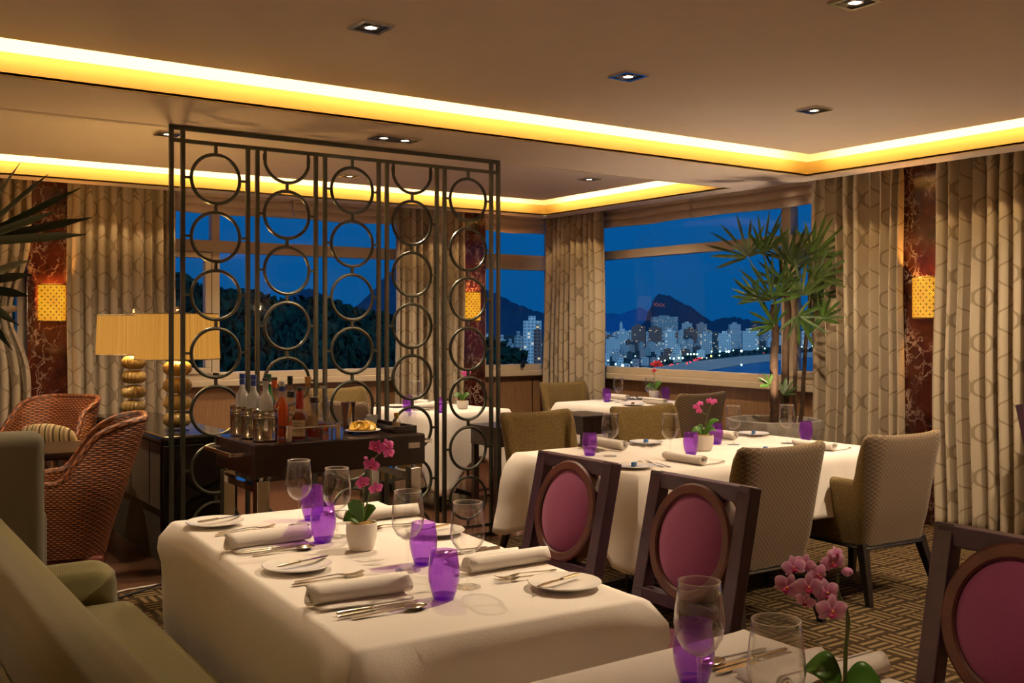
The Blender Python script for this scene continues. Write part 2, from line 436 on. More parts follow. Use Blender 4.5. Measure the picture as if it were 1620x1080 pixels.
M_frost = glass_shell('frosted_glass', (.8, .8, .78), (.72, .70, .66), .9, .1)
M_lampglass = plain('gold_ribbed_glass', (.46, .32, .10), .10, 0, .8, var=.15, vscale=30)

def emission(name, col, strength):
    t = NT(name); t.set((.02, .02, .02), .5, emit=col, estr=strength); return t.m
M_lens = emission('lamp_lens', (1, .80, .58), 9)
def shade_mat():
    t = NT('pleated_lamp_shade'); sx = t.node('ShaderNodeSeparateXYZ'); t.l.new(t.coord('UV'), sx.inputs[0])
    s1 = t.noise(t.coord('UV', scale=(90, .3, 1)), 1, 3, .7)
    c = t.ramp(s1, [(.3, (.50, .19, .022)), (.55, (.78, .34, .055)), (.75, (.92, .46, .10))])
    t.set((.05, .03, .012), .9, spec=.1, emit=c, estr=.56); return t.m
M_shade = shade_mat()
def sconce_mat():
    """Amber parchment under a dark fretwork of interlaced circles; UV in metres."""
    t = NT('sconce_fretwork'); uvn = t.node('ShaderNodeTexCoord').outputs['UV']; sx = t.node('ShaderNodeSeparateXYZ'); t.l.new(uvn, sx.inputs[0])
    def ring(ox, oy):
        x = t.math('SUBTRACT', t.math('FRACT', t.math('ADD', t.math('DIVIDE', sx.outputs[0], .05), ox)), .5)
        y = t.math('SUBTRACT', t.math('FRACT', t.math('ADD', t.math('DIVIDE', sx.outputs[1], .05), oy)), .5)
        d = t.math('SQRT', t.math('ADD', t.math('MULTIPLY', x, x), t.math('MULTIPLY', y, y)))
        return t.math('MAXIMUM', t.math('LESS_THAN', t.math('ABSOLUTE', t.math('SUBTRACT', d, .49)), .032), t.math('LESS_THAN', d, .07))
    line = t.math('MAXIMUM', ring(0, 0), ring(.5, .5))
    n = t.noise(uvn, 9, 2)
    glow = t.ramp(n, [(.35, (.85, .33, .006)), (.6, (1.15, .52, .012)), (.75, (1.5, .85, .05))])
    t.set(t.mix(line, (.5, .3, .1), (.03, .015, .006)), .6, emit=t.mix(line, glow, (.02, .008, .001)), estr=.75); return t.m
M_sconce = sconce_mat()
# ================================================================ the room
U_W, V_W = 6.75, 9.0            # right window wall, back window wall
SOF = 2.585                     # underside of the dropped ceiling
def sbox(name, *a, mat=None, **k): return structure(MB().box(*a).build(name, mat, smooth=False, **k))

structure(MB().box(-2.5, -2.0, -.12, 6.9, 5.72, 0).build('floor', M_carpet, smooth=False))
structure(MB().box(-2.5, 5.72, -.12, 6.9, 9.15, 0).build('floor_plank', M_plank, smooth=False))
sbox('wall_left', -2.6, -2.1, -.1, -2.5, 9.15, 3.0, mat=M_wall)
sbox('wall_front', -2.6, -2.1, -.1, 6.9, -2.0, 3.0, mat=M_wall)
# back wall: oak wainscot under the sills, lintel above the windows, plaster behind the pillars
def wall_back():
    m = MB(); m.box(-2.5, V_W, 0, U_W, V_W + .15, .90); structure(m.build('wall_back_wainscot', M_oak, smooth=False, bevel=.003))
    m = MB(); m.box(-2.5, V_W, 2.60, U_W + .15, V_W + .15, 3.0)
    for a, b in ((-2.5, -1.0), (1.36, 1.80), (5.46, 5.76)): m.box(a, V_W + .02, .9, b, V_W + .15, 2.6)
    structure(m.build('wall_back', M_wall, smooth=False))
    m = MB(); m.box(U_W, -2.0, 0, U_W + .15, V_W + .15, .90); structure(m.build('wall_right_wainscot', M_oak, smooth=False, bevel=.003))
    m = MB(); m.box(U_W, -2.0, 2.60, U_W + .15, V_W, 3.0)
    for a, b in ((-2.0, .6), (4.22, 4.66)): m.box(U_W + .02, a, .9, U_W + .15, b, 2.6)
    structure(m.build('wall_right', M_wall, smooth=False))
    m = MB()                                     # groove lines in the panelling
    for u in (2.6, 3.9, 5.2, 6.45): m.box(u, V_W - .004, .02, u + .008, V_W, .86)
    m.box(-2.5, V_W - .004, .27, U_W, V_W, .278)
    for v in (5.9, 7.3, 8.6): m.box(U_W - .004, v, .02, U_W, v + .008, .86)
    m.box(U_W - .004, .6, .27, U_W, V_W, .278)
    structure(m.build('trim_1', M_dark, smooth=False))
wall_back()
m = MB(); m.box(-2.5, V_W - .02, 0, U_W, V_W, .10); structure(m.build('baseboard_back', M_dark, smooth=False, bevel=.004))
m = MB(); m.box(U_W - .02, -2, 0, U_W, V_W - .02, .10); structure(m.build('baseboard_right', M_dark, smooth=False, bevel=.004))

def ceiling():
    m = MB()
    fu, ru = TRAY['front'][1], TRAY['rear'][1]; fv0, fv = TRAY['front'][2], TRAY['front'][3]; rv0, rv = TRAY['rear'][2], TRAY['rear'][3]
    ul = TRAY['front'][0]; T = SOF + .012
    U_E, V_E = 6.50, 8.73                         # outer edge of the dropped ceiling: curtain pockets run beyond it
    for a in ((-2.5, fv, U_E, rv0), (-2.5, -2.0, U_E, fv0), (-2.5, fv0, ul, fv), (fu, fv0, U_E, fv),
              (-2.5, rv0, ul, rv), (ru, rv0, U_E, rv), (-2.5, rv, U_E, V_E)):
        m.box(a[0], a[1], SOF, a[2], a[3], T)
    m.box(U_E - .01, -2, T, U_E, V_E, 2.70); m.box(-2.5, V_E - .01, T, U_E, V_E, 2.70)
    m.box(U_E, -2, 2.69, U_W + .02, V_W + .02, 2.70); m.box(-2.5, V_E, 2.69, U_E, V_W + .02, 2.70)
    m.box(-2.6, -2.1, 3.0, 6.9, 9.15, 3.05)       # slab above
    structure(m.build('ceiling', M_ceil, smooth=False))
    m = MB(); m.box(-2.5, rv0 - .05, SOF - .004, 4.9, rv0 - .03, SOF); m.box(-2.5, rv0 - .018, SOF - .004, 6.2, rv0 - .006, SOF)
    structure(m.build('trim_2', M_ceil, smooth=False))
    for k, (u0, u1, v0, v1) in TRAY.items():
        p = MB(); p.box(u0 + .13, v0 + .13, 2.719, u1 - .13, v1 - .13, 2.731); structure(p.build('ceiling_panel', M_ceil, smooth=False))
        h = 2.690; d = .06
        p = MB()
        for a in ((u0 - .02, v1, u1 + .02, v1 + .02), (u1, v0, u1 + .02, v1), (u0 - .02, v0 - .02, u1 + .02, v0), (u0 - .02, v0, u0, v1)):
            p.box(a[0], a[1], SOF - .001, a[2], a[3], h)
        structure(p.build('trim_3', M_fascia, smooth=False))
        p = MB()
        p.box(u0 - d, v1 + d, h, u1 + d, v1 + d + .02, 3.0); p.box(u1 + d, v0 - d, h, u1 + d + .02, v1 + d, 3.0)
        p.box(u0 - d, v0 - d - .02, h, u1 + d, v0 - d, 3.0); p.box(u0 - d - .02, v0 - d, h, u0 - d, v1 + d, 3.0)
        for a in ((u0 - d, v1 + .02, u1 + d, v1 + d), (u1 + .02, v0, u1 + d, v1 + .02), (u0 - d, v0 - d, u1 + d, v0 - .02), (u0 - d, v0, u0 - .02, v1)):
            p.box(a[0], a[1], h - .01, a[2], a[3], h)
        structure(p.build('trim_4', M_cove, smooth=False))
ceiling()

# marble pillars between the windows
for (u0, v0, u1, v1) in ((1.40, 8.90, 1.78, 9.0), (5.46, 8.90, 5.78, 9.0), (6.65, 4.20, 6.75, 4.68)):
    structure(MB().box(u0, v0, 0, u1, v1, 2.68).build('column', M_marble, smooth=False, bevel=.006))

# windows -------------------------------------------------------------
def window(name, axis, a0, a1, uprights, casements=(), zt=(2.095, 2.20), blank=()):
    """Frame with a sill, a transom and uprights on a wall plane; every glass pane is its own child."""
    w = V_W if axis == 'v' else U_W
    def b(m, p0, p1, z0, z1, d0, d1):
        if axis == 'v': m.box(p0, w + d0, z0, p1, w + d1, z1)
        else: m.box(w + d0, p0, z0, w + d1, p1, z1)
    root = empty(name, ((a0 + a1) / 2, w, .9) if axis == 'v' else (w, (a0 + a1) / 2, .9)); structure(root)
    off = Vector(root.location)
    def fin(m, nm, mat, **k):
        m.v = [tuple(Vector(p) - off) for p in m.v]; return m.build(nm, mat, root, smooth=False, **k)
    m = MB(); b(m, a0, a1, .895, .955, -.075, .08); fin(m, 'sill', M_frame, bevel=.008)
    m = MB(); b(m, a0, a1, .955, 1.02, -.03, .08); b(m, a0, a1, 2.54, 2.62, -.02, .08); b(m, a0, a0 + .06, .955, 2.6, -.02, .08); b(m, a1 - .06, a1, .955, 2.6, -.02, .08)
    fin(m, 'frame', M_frame, bevel=.004)
    m = MB(); b(m, a0 + .05, a1 - .05, zt[0], zt[1], -.035, .07); fin(m, 'transom', M_frame, bevel=.005)
    for p, wd in uprights:
        m = MB(); b(m, p - wd / 2, p + wd / 2, .99, 2.56, -.03, .07); fin(m, 'mullion', M_frame, bevel=.005)
    for p0, p1 in casements:
        m = MB(); t = .055
        for q in ((p0, p1, 1.01, 1.01 + t), (p0, p1, zt[0] - t, zt[0] - .005), (p0, p0 + t, 1.01 + t, zt[0] - t), (p1 - t, p1, 1.01 + t, zt[0] - t)):
            b(m, q[0], q[1], q[2], q[3], -.045, .03)
        fin(m, 'sash', M_frame, bevel=.005)
    cuts = [a0 + .06] + [p for p, _ in sorted(uprights)] + [a1 - .06]
    for q0, q1 in zip(cuts, cuts[1:]):
        for z0, z1 in ((1.0, zt[0] + .02), (zt[1] - .02, 2.56)):
            m = MB(); b(m, q0, q1, z0, z1, .035, .041); fin(m, 'pane', M_pane)
    return root
window('window_1', 'v', 1.80, 5.46, [(2.955, .07)], [(1.87, 2.91)])
window('window_2', 'v', 5.78, 6.73, [], zt=(2.04, 2.20))
window('window_3', 'u', 4.70, 8.96, [(5.72, .10)], [(4.78, 5.66)], zt=(2.115, 2.20))
window('window_4', 'u', .6, 4.20, [(2.4, .1)])
window('window_5', 'v', -1.0, 1.40, [(.2, .1)])
m = MB(); m.box(6.27, 8.93, .985, 6.30, 8.965, 1.03); m.box(6.28, 8.90, 1.0, 6.29, 8.94, 1.06)
lt = m.build('window_catch', M_blackcap, smooth=False, bevel=.003); tag(lt, 'small black catch on the sill of the narrow corner window', 'window catch')

# roman blinds drawn up under the ceiling -----------------------------
def blind(name, axis, a0, a1, w, label):
    def fn(s, t):
        a = a0 + (a1 - a0) * s; z = 2.665 - t * (2.665 - 2.435)
        k = t * 3.0; f = abs(math.sin(PI * (k % 1.0))) ** .7 * .022 + .012 * t + .003 * math.sin(a * 5 + t * 9)
        zz = z - .006 * math.sin(PI * s) - .004 * math.sin(s * 9 + t * 4)
        return (a, w - .02 - f, zz) if axis == 'v' else (w - .02 - f, a, zz)
    m = MB(); m.grid(fn, 40, 26)
    o = m.build('roman_blind', M_blind, solid=.006); tag(o, label, 'window blind', 'roman blinds drawn up under the ceiling'); return o
blind('b', 'v', 2.50, 3.66, V_W - .035, 'folded linen roman blind over the back window behind the table lamps')
blind('b', 'v', 3.665, 4.84, V_W - .035, 'folded linen roman blind over the back window beside the middle curtain')
blind('b', 'v', 5.79, 6.56, V_W - .035, 'narrow pinkish roman blind over the small window beside the middle pillar')
blind('b', 'u', 6.79, 8.15, U_W - .035, 'folded linen roman blind over the sea view window beside the corner curtain')
blind('b', 'u', 5.0, 6.785, U_W - .035, 'folded linen roman blind over the sea view window above the fan palm')

# curtains --------------------------------------------------------------
def curtain(axis, a0, a1, w, seed, label, ztop=2.655, tie=None, group='trellis pattern curtains', folds=None):
    r = random.Random(seed); L = abs(a1 - a0); nf = folds or max(4, int(L / .088)); ph = [r.uniform(-.9, .9) for _ in range(nf + 2)]; am = [r.uniform(.6, 1.25) for _ in range(nf + 2)]
    def fold(s, t):
        x = s * nf; i = int(x) % (nf + 1); f = x - int(x)
        p = ph[i] * (1 - f) + ph[i + 1] * f; q = am[i] * (1 - f) + am[i + 1] * f
        sn = math.sin(2 * PI * (x + .22 * p)); return math.copysign(abs(sn) ** .8, sn), q
    def fn(s, t):
        z = .015 + t * (ztop - .015); sn, q = fold(s, t)
        amp = .074 * q * (1.0 - .35 * t)
        if t > .955: amp *= .75
        lo, hi = a0, a1
        if tie:
            zt, half_lo, half_hi, zb_hi = tie
            k = math.exp(-((z - zt) / .34) ** 2) if z > zt else math.exp(-((z - zt) / .30) ** 2)
            lo = a0 + (half_lo - a0) * k; hi = a1 + (half_hi - a1) * k
            amp *= 1 - .35 * k
        a = lo + (hi - lo) * s + .012 * math.sin(3 * z + seed) * (1 - t) + .018 * math.sin(2 * PI * (s * nf) * 2 + seed) * .5
        d = amp * sn + .012 * math.sin(5 * s + 2.2 * z + seed)
        return (a, w + d, z) if axis == 'v' else (w + d, a, z)
    m = MB(); m.grid(fn, nf * 12, 34, uv=lambda s, t: (s * L * 1.9, t * ztop))
    root = empty('curtain', ((a0 + a1) / 2, w, 0) if axis == 'v' else (w, (a0 + a1) / 2, 0), 0, label, 'curtain', group)
    off = Vector(root.location)
    def pt(s, t): return Vector(fn(s, t)) - off
    m.v = [tuple(Vector(p) - off) for p in m.v]
    m.build('curtain_cloth', M_curtain, root, sharp=0, solid=.004)
    h = MB(); h.grid(lambda s, t: pt(s, .957 + .043 * t) + (Vector((0, -.006, 0)) if axis == 'v' else Vector((-.006, 0, 0))), nf * 12, 3, uv=lambda s, t: (s * L * 1.9, 2.5 + t * .1))
    h.build('pleated_heading', M_curtain, root, sharp=0)
    if tie:
        zt, hl, hh, _ = tie
        b = MB(); pts = []
        for i in range(33):
            an = 2 * PI * i / 32; x = (hl + hh) / 2 + (hh - hl) / 2 * 1.12 * math.cos(an); y = .10 * math.sin(an)
            pts.append(Vector((x, w + y, zt + .035 * math.cos(an))) - off if axis == 'v' else Vector((w + y, x, zt + .035 * math.cos(an))) - off)
        b.tube(pts[:-1], .026, 8, closed=True); b.build('tie_back', M_curtain, root)
    return root
curtain('v', .55, 1.43, 8.835, 3, 'cream trellis curtain gathered by a tie-back beside the wicker chairs', tie=(1.54, .80, 1.27, 1.45))
curtain('v', 1.70, 2.56, 8.83, 5, 'cream trellis curtain hanging straight behind the two table lamps')
curtain('v', 4.70, 5.47, 8.83, 8, 'pale trellis curtain between the back window and the middle marble pillar')
curtain('u', 7.92, 8.86, 6.56, 11, 'trellis curtain in the corner of the room behind the far olive chair')
curtain('u', 4.52, 5.30, 6.585, 14, 'trellis curtain between the fan palm and the wall light on red marble')
curtain('u', 3.28, 4.24, 6.585, 17, 'wide trellis curtain falling to the carpet beyond the red marble pillar')

# wall lights -----------------------------------------------------------
def sconce(loc, rz, label):
    root = empty('wall_light', loc, rz, label, 'wall light', 'amber fretwork wall lights on the marble pillars')
    hw, hh, dp = .105, .148, .075
    def fn(s, t):
        a = -1 + 2 * s; return (a * hw, -dp * (1 - a * a) ** .5 * 1.0 - .004 if abs(a) < 1 else -.004, -hh + 2 * hh * t)
    m = MB(); m.grid(fn, 18, 6, uv=lambda s, t: (s * .25, t * .30)); m.build('shade', M_sconce, root)
    for z in (-hh, hh):
        f = MB(); f.tube([fn(i / 18, 0)[:2] + (z,) for i in range(19)], .006, 6); f.build('rim', M_brass, root)
    b = MB(); b.box(-.06, -.012, -.12, .06, 0, .12); b.build('back_plate', M_brass, root, bevel=.003)
    return root
for (loc, rz, lab) in (((1.585, 8.899, 1.625), 0, 'lit amber wall light on the marble pillar beside the tied curtain'),
                       ((5.60, 8.899, 1.635), 0, 'lit amber wall light on the middle marble pillar seen through the metal screen'),
                       ((6.649, 4.36, 1.645), R(-90), 'lit amber wall light on the marble pillar between two curtains near the armchairs')):
    sconce(loc, rz, lab)
    n = Vector((0, -1, 0)) if rz == 0 else Vector((-1, 0, 0))
    p = Vector(loc) + n * .035
    point_light('wall_and_fill_bulb', p + Vector((0, 0, .05)), 14.0, (1, .40, .07), .02)

# downlights --------------------------------------------------------------
def downlight(label, lamps=1):
    root = empty('ceiling_downlight', (0, 0, 0), 0, label, 'downlight', 'recessed downlights in the ceiling')
    hx = .075 * lamps; hy = .075
    m = MB()
    for a in ((-hx, -hy, hx, -hy + .018), (-hx, hy - .018, hx, hy), (-hx, -hy + .018, -hx + .018, hy - .018), (hx - .018, -hy + .018, hx, hy - .018)): m.box(a[0], a[1], -.012, a[2], a[3], 0)
    m.build('trim_ring', M_chrome, root, smooth=False)
    m = MB(); m.box(-hx + .018, -hy + .018, -.004, hx - .018, hy - .018, -.001); m.build('recess_plate', M_bronze, root, smooth=False)
    for i in range(lamps):
        x = (i - (lamps - 1) / 2) * .145
        m = MB(); m.lathe([(0, -.010), (.024, -.010), (.027, -.004)], 20, (x, 0, 0)); m.build('lamp', M_lens, root)
        m = MB(); m.tube([(x + .030 * math.cos(2 * PI * k / 20), .030 * math.sin(2 * PI * k / 20), -.008) for k in range(20)], .005, 6, closed=True); m.build('lamp_collar', M_chrome, root)
    return root
ZP = 2.719
DL = [((1.947, 3.891, ZP), 'square downlight in the front ceiling tray nearest the bar trolley and screen', 90, 75, (1.7, 3.3, .7)),
      ((3.41, 3.918, ZP), 'square downlight in the front ceiling tray over the end of the armchair table', 48, 78, (3.5, 4.0, .7)),
      ((4.853, 3.918, ZP), 'square downlight in the front ceiling tray nearest the curtains', 105, 130, (5.4, 4.1, .0)),
      ((3.358, 2.513, ZP), 'square downlight at the top edge of the photo over the purple chairs', 215, 55, (1.45, 2.65, .7)),
      ((1.928, 6.838, ZP), 'downlight in the rear ceiling tray beside the corner of the metal screen', 85, 125, (1.8, 7.3, .3)),
      ((3.752, 7.901, ZP), 'downlight in the rear ceiling tray seen inside a ring of the screen', 105, 125, (3.9, 7.9, .3)),
      ((5.551, 6.892, ZP), 'downlight in the rear ceiling tray over the corner window table', 110, 128, (5.9, 7.2, .3)),
      ((3.311, 6.129, ZP), 'downlight just beyond the top rail of the metal screen', 100, 100, (3.6, 6.7, .2))]
d0 = None
for loc, lab, wt, ang, tg in DL:
    if d0 is None: d0 = downlight(lab); d0.location = loc; d = d0
    else: d = dup(d0, loc, 0, lab)
    spot_light('downlight_and_fill_beam', (loc[0], loc[1], loc[2] - .03), wt, ang, .7, tg)
t3 = downlight('long downlight of three lamps in a row above the bar trolley', 2); t3.location = (2.908, 5.494, SOF)
for dx in (-.07, .07): spot_light('downlight_and_fill_beam', (2.908 + dx, 5.494, SOF - .03), 75, 80, .5, (2.35 + dx, 5.1, .8))
# unseen beams without fittings, added to fill the room around the camera
for loc, wt, ang, tg in (((4.5, 1.9, ZP), 170, 115, (4.5, 2.3, 0)), ((5.7, 2.4, ZP), 120, 120, (6.1, 2.9, .5)), ((2.9, 1.2, ZP), 60, 56, (2.75, 1.2, 0)), ((1.35, .95, ZP), 46, 54, (1.98, .80, .6)),
                         ((.62, 2.6, ZP), 26, 48, (.55, 2.6, .3)), ((.5, 4.9, ZP), 70, 90, (.5, 4.9, 0)), ((.6, 6.9, ZP), 75, 125, (.9, 7.1, .3)), ((4.4, -.2, ZP), 70, 90, (4.4, -.2, 0))):
    spot_light('downlight_and_fill_beam', (loc[0], loc[1], loc[2] - .03), wt, ang, .8, tg)

# an uplighter among the stems of the planter throws leaf shadows on the ceiling
spot_light('planter_uplight', (5.98, 5.20, .80), 52, 118, .8, (5.85, 5.05, 2.7), (1, .74, .48), .03)
point_light('wall_and_fill_bulb', (6.55, .5, 1.75), 30, (1, .62, .3), .05)  # unseen point light without a fitting, added as warm fill
point_light('wall_and_fill_bulb', (-2.3, 4.0, 1.75), 30, (1, .62, .3), .05)  # second added fill light, out of view on the left wall side
m = MB(); m.lathe([(0, -.034), (.022, -.030), (.034, -.016), (.040, -.010), (.062, -.008), (.066, 0)], 24); dome = m.build('ceiling_sensor', M_white, loc=(6.30, 8.56, SOF))
tag(dome, 'small white round sensor on the ceiling above the corner curtain', 'ceiling sensor')
m = MB(); m.lathe([(0, -.050), (.018, -.042), (.024, -.028)], 16); m.build('lens', M_blackcap, dome)
# ================================================================ the metal screen
def screen():
    V = 5.85; root = empty('room_divider', (2.787, V, 0), 0, 'tall bronze metal screen of rings and double bars behind the bar trolley', 'screen')
    ux = [1.67, 1.735, 2.118, 2.176, 2.55, 2.611, 2.982, 3.041, 3.413, 3.472, 3.846, 3.904]; o = 2.787
    zt, zb, rt, rb = SOF - .012, .012, 2.50, .075
    for i, u in enumerate(ux):
        top, bot = (zt, 0) if i in (0, 1, 10, 11) else (rt, rb)
        m = MB(); m.box(u - o - .012, -.012, bot, u - o + .012, .012, top); m.build('upright', M_bronze, root, smooth=False, bevel=.002)
    for z, w in ((zt, .014), (rt, .011), (rb, .011), (zb, .012)):
        m = MB(); m.box(ux[0] - o - .012, -.0105, z - w, ux[-1] - o + .012, .0105, z + w); m.build('rail', M_bronze, root, smooth=False, bevel=.002)
    rr, pitch, z0 = .1425, .337, 2.295
    for k in range(5):
        a, b = ux[1 + 2 * k], ux[2 + 2 * k]; c = (a + b) / 2 - o; hw = (b - a) / 2
        sx = 1.0 if hw > .16 else 1.0
        zs = [z0 - pitch * i for i in range(7)] if k % 2 == 0 else [z0 + pitch / 2 - .012 - pitch * i for i in range(8)]
        for j, z in enumerate(zs):
            pts = []
            for i in range(49):
                an = 2 * PI * i / 48 + PI / 2; p = (c + rr * math.cos(an), 0, z + rr * math.sin(an)); pts.append(p)
            half = k % 2 == 1 and j in (0, 7)
            m = MB()
            if half:
                lim = rt if j == 0 else rb
                seg = [p for p in pts[:-1] if (p[2] <= lim if j == 0 else p[2] >= lim)]
                if j == 7:
                    seg = sorted(seg, key=lambda p: p[0])
                else:
                    seg = sorted(seg, key=lambda p: p[0])
                m.tube(seg, .0105, 8)
            else: m.tube(pts[:-1], .0105, 8, closed=True)
            m.build('ring', M_bronze, root)
            n = MB(); side = []
            if not half or j == 7 or j == 0:
                if not half:
                    for s in (-1, 1):
                        q = MB(); q.bar((c + s * rr, 0, z), (c + s * hw, 0, z), .014); q.build('side_tie', M_bronze, root, smooth=False)
                nxt = zs[j + 1] if j + 1 < len(zs) else None
                if nxt is not None: n.bar((c, 0, z - rr), (c, 0, nxt + rr), .016)
                if k % 2 == 0 and j == 0:
                    q = MB(); q.bar((c, 0, z + rr), (c, 0, rt), .016); q.build('tie_bar', M_bronze, root, smooth=False)
                if k % 2 == 0 and j == 6: n.bar((c, 0, z - rr), (c, 0, rb), .016)
            if n.v: n.build('tie_bar', M_bronze, root, smooth=False)
    return root
screen()

# ================================================================ tables and cloths
def cloth_mesh(w, l, drop, corner, seed, wave=.012, rad=.02, flare=.05, puff=0.0):
    """A cloth over a w x l table: flat top, sides that fall in soft folds, corners that hang lower and stand out."""
    r = random.Random(seed); hw, hl = w / 2, l / 2; P = []
    nw, nl = max(10, int(w / .035)), max(10, int(l / .035))
    for i in range(nw): P.append((-hw + w * i / nw, -hl))
    for i in range(nl): P.append((hw, -hl + l * i / nl))
    for i in range(nw): P.append((hw - w * i / nw, hl))
    for i in range(nl): P.append((-hw, hl - l * i / nl))
    n = len(P); per = 2 * (w + l); ph = [r.uniform(0, 6.28) for _ in range(4)]
    def normal(x, y):
        # blends across the corners
        dx, dy = hw - abs(x), hl - abs(y); k = .07
        nx = math.copysign(max(0, 1 - dx / k), x) if dx < k else 0; ny = math.copysign(max(0, 1 - dy / k), y) if dy < k else 0
        v = Vector((nx, ny, 0)); return v.normalized() if v.length else Vector((0, 0, 0))
    m = MB(); rings = []; K = 12
    for k in range(-1, K + 1):
        ring = []
        for i, (x, y) in enumerate(P):
            nn = normal(x, y); dc = math.hypot(hw - abs(x), hl - abs(y)); cf = math.exp(-(dc / .13) ** 2)
            s_ = i / n * per
            if k < 0: ring.append(Vector((x, y, 0)) - nn * rad); continue
            t = k / K
            if k == 0: ring.append(Vector((x, y, -rad * .35)) - nn * rad * .15); continue
            D = drop + (corner - drop) * math.exp(-(dc / .22) ** 2)
            out = t * (flare * .45 + flare * 1.5 * cf * (1 - .3 * t)) + wave * t * (math.sin(s_ * 2 * PI / .31 + ph[0]) + .6 * math.sin(s_ * 2 * PI / .19 + ph[1])) * (1 - .5 * cf)
            out += .015 * cf * math.sin(PI * min(1, t * 1.6)) + .010 + puff * cf * math.exp(-((t * D - .075) / .06) ** 2)
            z = -rad - t * (D - rad) + (.02 * cf * math.sin(PI * min(1, t * 2)) if t < .5 else 0)
            ring.append(Vector((x, y, z)) + nn * out)
        rings.append(ring)
    vs = [p for ring in rings for p in ring]; fs = []
    for k in range(len(rings) - 1):
        for i in range(n):
            j = (i + 1) % n; fs.append((k * n + i, (k + 1) * n + i, (k + 1) * n + j, k * n + j))
    # fill of the top: one ngon split into strips keeps the top flat
    fs.append(tuple(range(n)))
    m.add(vs, fs); return m
def table(name, cx, cy, w, l, rz, drop, corner, seed, label, clabel, base='pedestal', flare=.05, wave=.012, puff=0.0):
    t = empty('dining_table', (cx, cy, 0), rz, label, 'table', 'dining tables')
    m = MB(); m.box(-w / 2 + .01, -l / 2 + .01, .705, w / 2 - .01, l / 2 - .01, .744); m.build('tabletop', M_blackwood, t, smooth=False)
    n = 2 if max(w, l) > 1.4 else 1
    for i in range(n):
        dx, dy = (0, 0)
        if n == 2:
            q = (i - .5) * max(w, l) * .55; dx, dy = (q, 0) if w > l else (0, q)
        m = MB(); m.lathe([(.0, .705), (.12, .705), (.045, .64), (.04, .12), (.06, .06)], 20, (dx, dy, 0)); m.build('pedestal', M_blackwood, t)
        for a in range(4):
            an = PI / 4 + a * PI / 2; f = MB(); f.bar((dx, dy, .10), (dx + .30 * math.cos(an), dy + .30 * math.sin(an), .02), .06, .05, w2=.035); f.build('foot', M_blackwood, t, smooth=False, bevel=.006)
    c = cloth_mesh(w, l, drop, corner, seed, flare=flare, wave=wave, puff=puff).build('tablecloth', M_cloth, loc=(cx, cy, .75), rz=rz, sharp=60, solid=.003)
    tag(c, clabel, 'tablecloth', 'white tablecloths'); return t
table('t', 1.40, 2.80, .81, 1.69, R(-3.2), .62, .60, 1, 'long dining table under the white cloth beside the olive sofa', 'white cloth falling over the long table beside the olive sofa', flare=.012, wave=.006, puff=.032)
table('t', 4.07, 4.06, 1.84, 1.03, 0, .33, .44, 2, 'dining table under the white cloth between the patterned armchairs', 'white cloth with drooping corners on the table by the patterned armchairs', flare=.07)
table('t', 6.02, 6.88, 1.0, .92, R(3), .34, .46, 3, 'square dining table under the window with the city view', 'white cloth on the square table under the city view window', flare=.06)
TH = R(10)
def t4(x, y): return (4.02 + x * math.cos(TH) - y * math.sin(TH), 6.82 + x * math.sin(TH) + y * math.cos(TH))
c4 = t4(.375, .47); table('t', c4[0], c4[1], .75, .94, TH, .36, .62, 4, 'small dining table behind the metal screen', 'white cloth with long pointed corner behind the metal screen', flare=.06)
table('t', 1.335, .93, .87, 1.40, 0, .5, .6, 5, 'dining table cut off by the bottom edge of the photo', 'white cloth at the bottom edge beside the cut-off purple chair', flare=.045, wave=.006)

# ================================================================ table ware: one of each, then copies
TZ = .7525
def mk_wine():
    r = empty('wine_glass', (0, 0, 0), 0)
    m = MB(); m.lathe([(.006, .088), (.016, .091), (.032, .104), (.043, .124), (.0468, .147), (.045, .172), (.0415, .200), (.0385, .226), (.0375, .226), (.0404, .200), (.0438, .172), (.0456, .147), (.0418, .125), (.031, .106), (.016, .094), (.0, .092)], 40); m.build('bowl', M_glass, r, sharp=0)
    m = MB(); m.tube([(.0387 * math.cos(2 * PI * i / 36), .0387 * math.sin(2 * PI * i / 36), .2262) for i in range(36)], .0009, 6, closed=True); m.build('rim', M_rim, r)
    m = MB(); m.lathe([(.0042, .004), (.0036, .03), (.0036, .07), (.006, .088), (0, .090)], 14); m.build('stem', M_glass, r)
    m = MB(); m.lathe([(0, .0005), (.036, .0005), (.0365, .0018), (.015, .0036), (.0042, .008)], 32); m.build('foot', M_foot, r); return r
def mk_tumbler():
    r = empty('glass_tumbler', (0, 0, 0), 0)
    m = MB(); m.lathe([(.026, .002), (.028, .004), (.0345, .025), (.0395, .048), (.0405, .066), (.0385, .092), (.0345, .122)], 36); m.build('bowl', M_purple, r, sharp=0)
    m = MB(); m.lathe([(0, .0005), (.026, .0005), (.0275, .005), (.0295, .012), (0, .015)], 32); m.build('base', M_purple, r); return r
def mk_plate():
    m = MB(); m.lathe([(0, .004), (.045, .004), (.060, .006), (.094, .0135), (.0985, .016), (.097, .018), (.062, .0105), (.05, .0085), (0, .0085)], 48)
    return m.build('bread_plate', M_china, sharp=50)
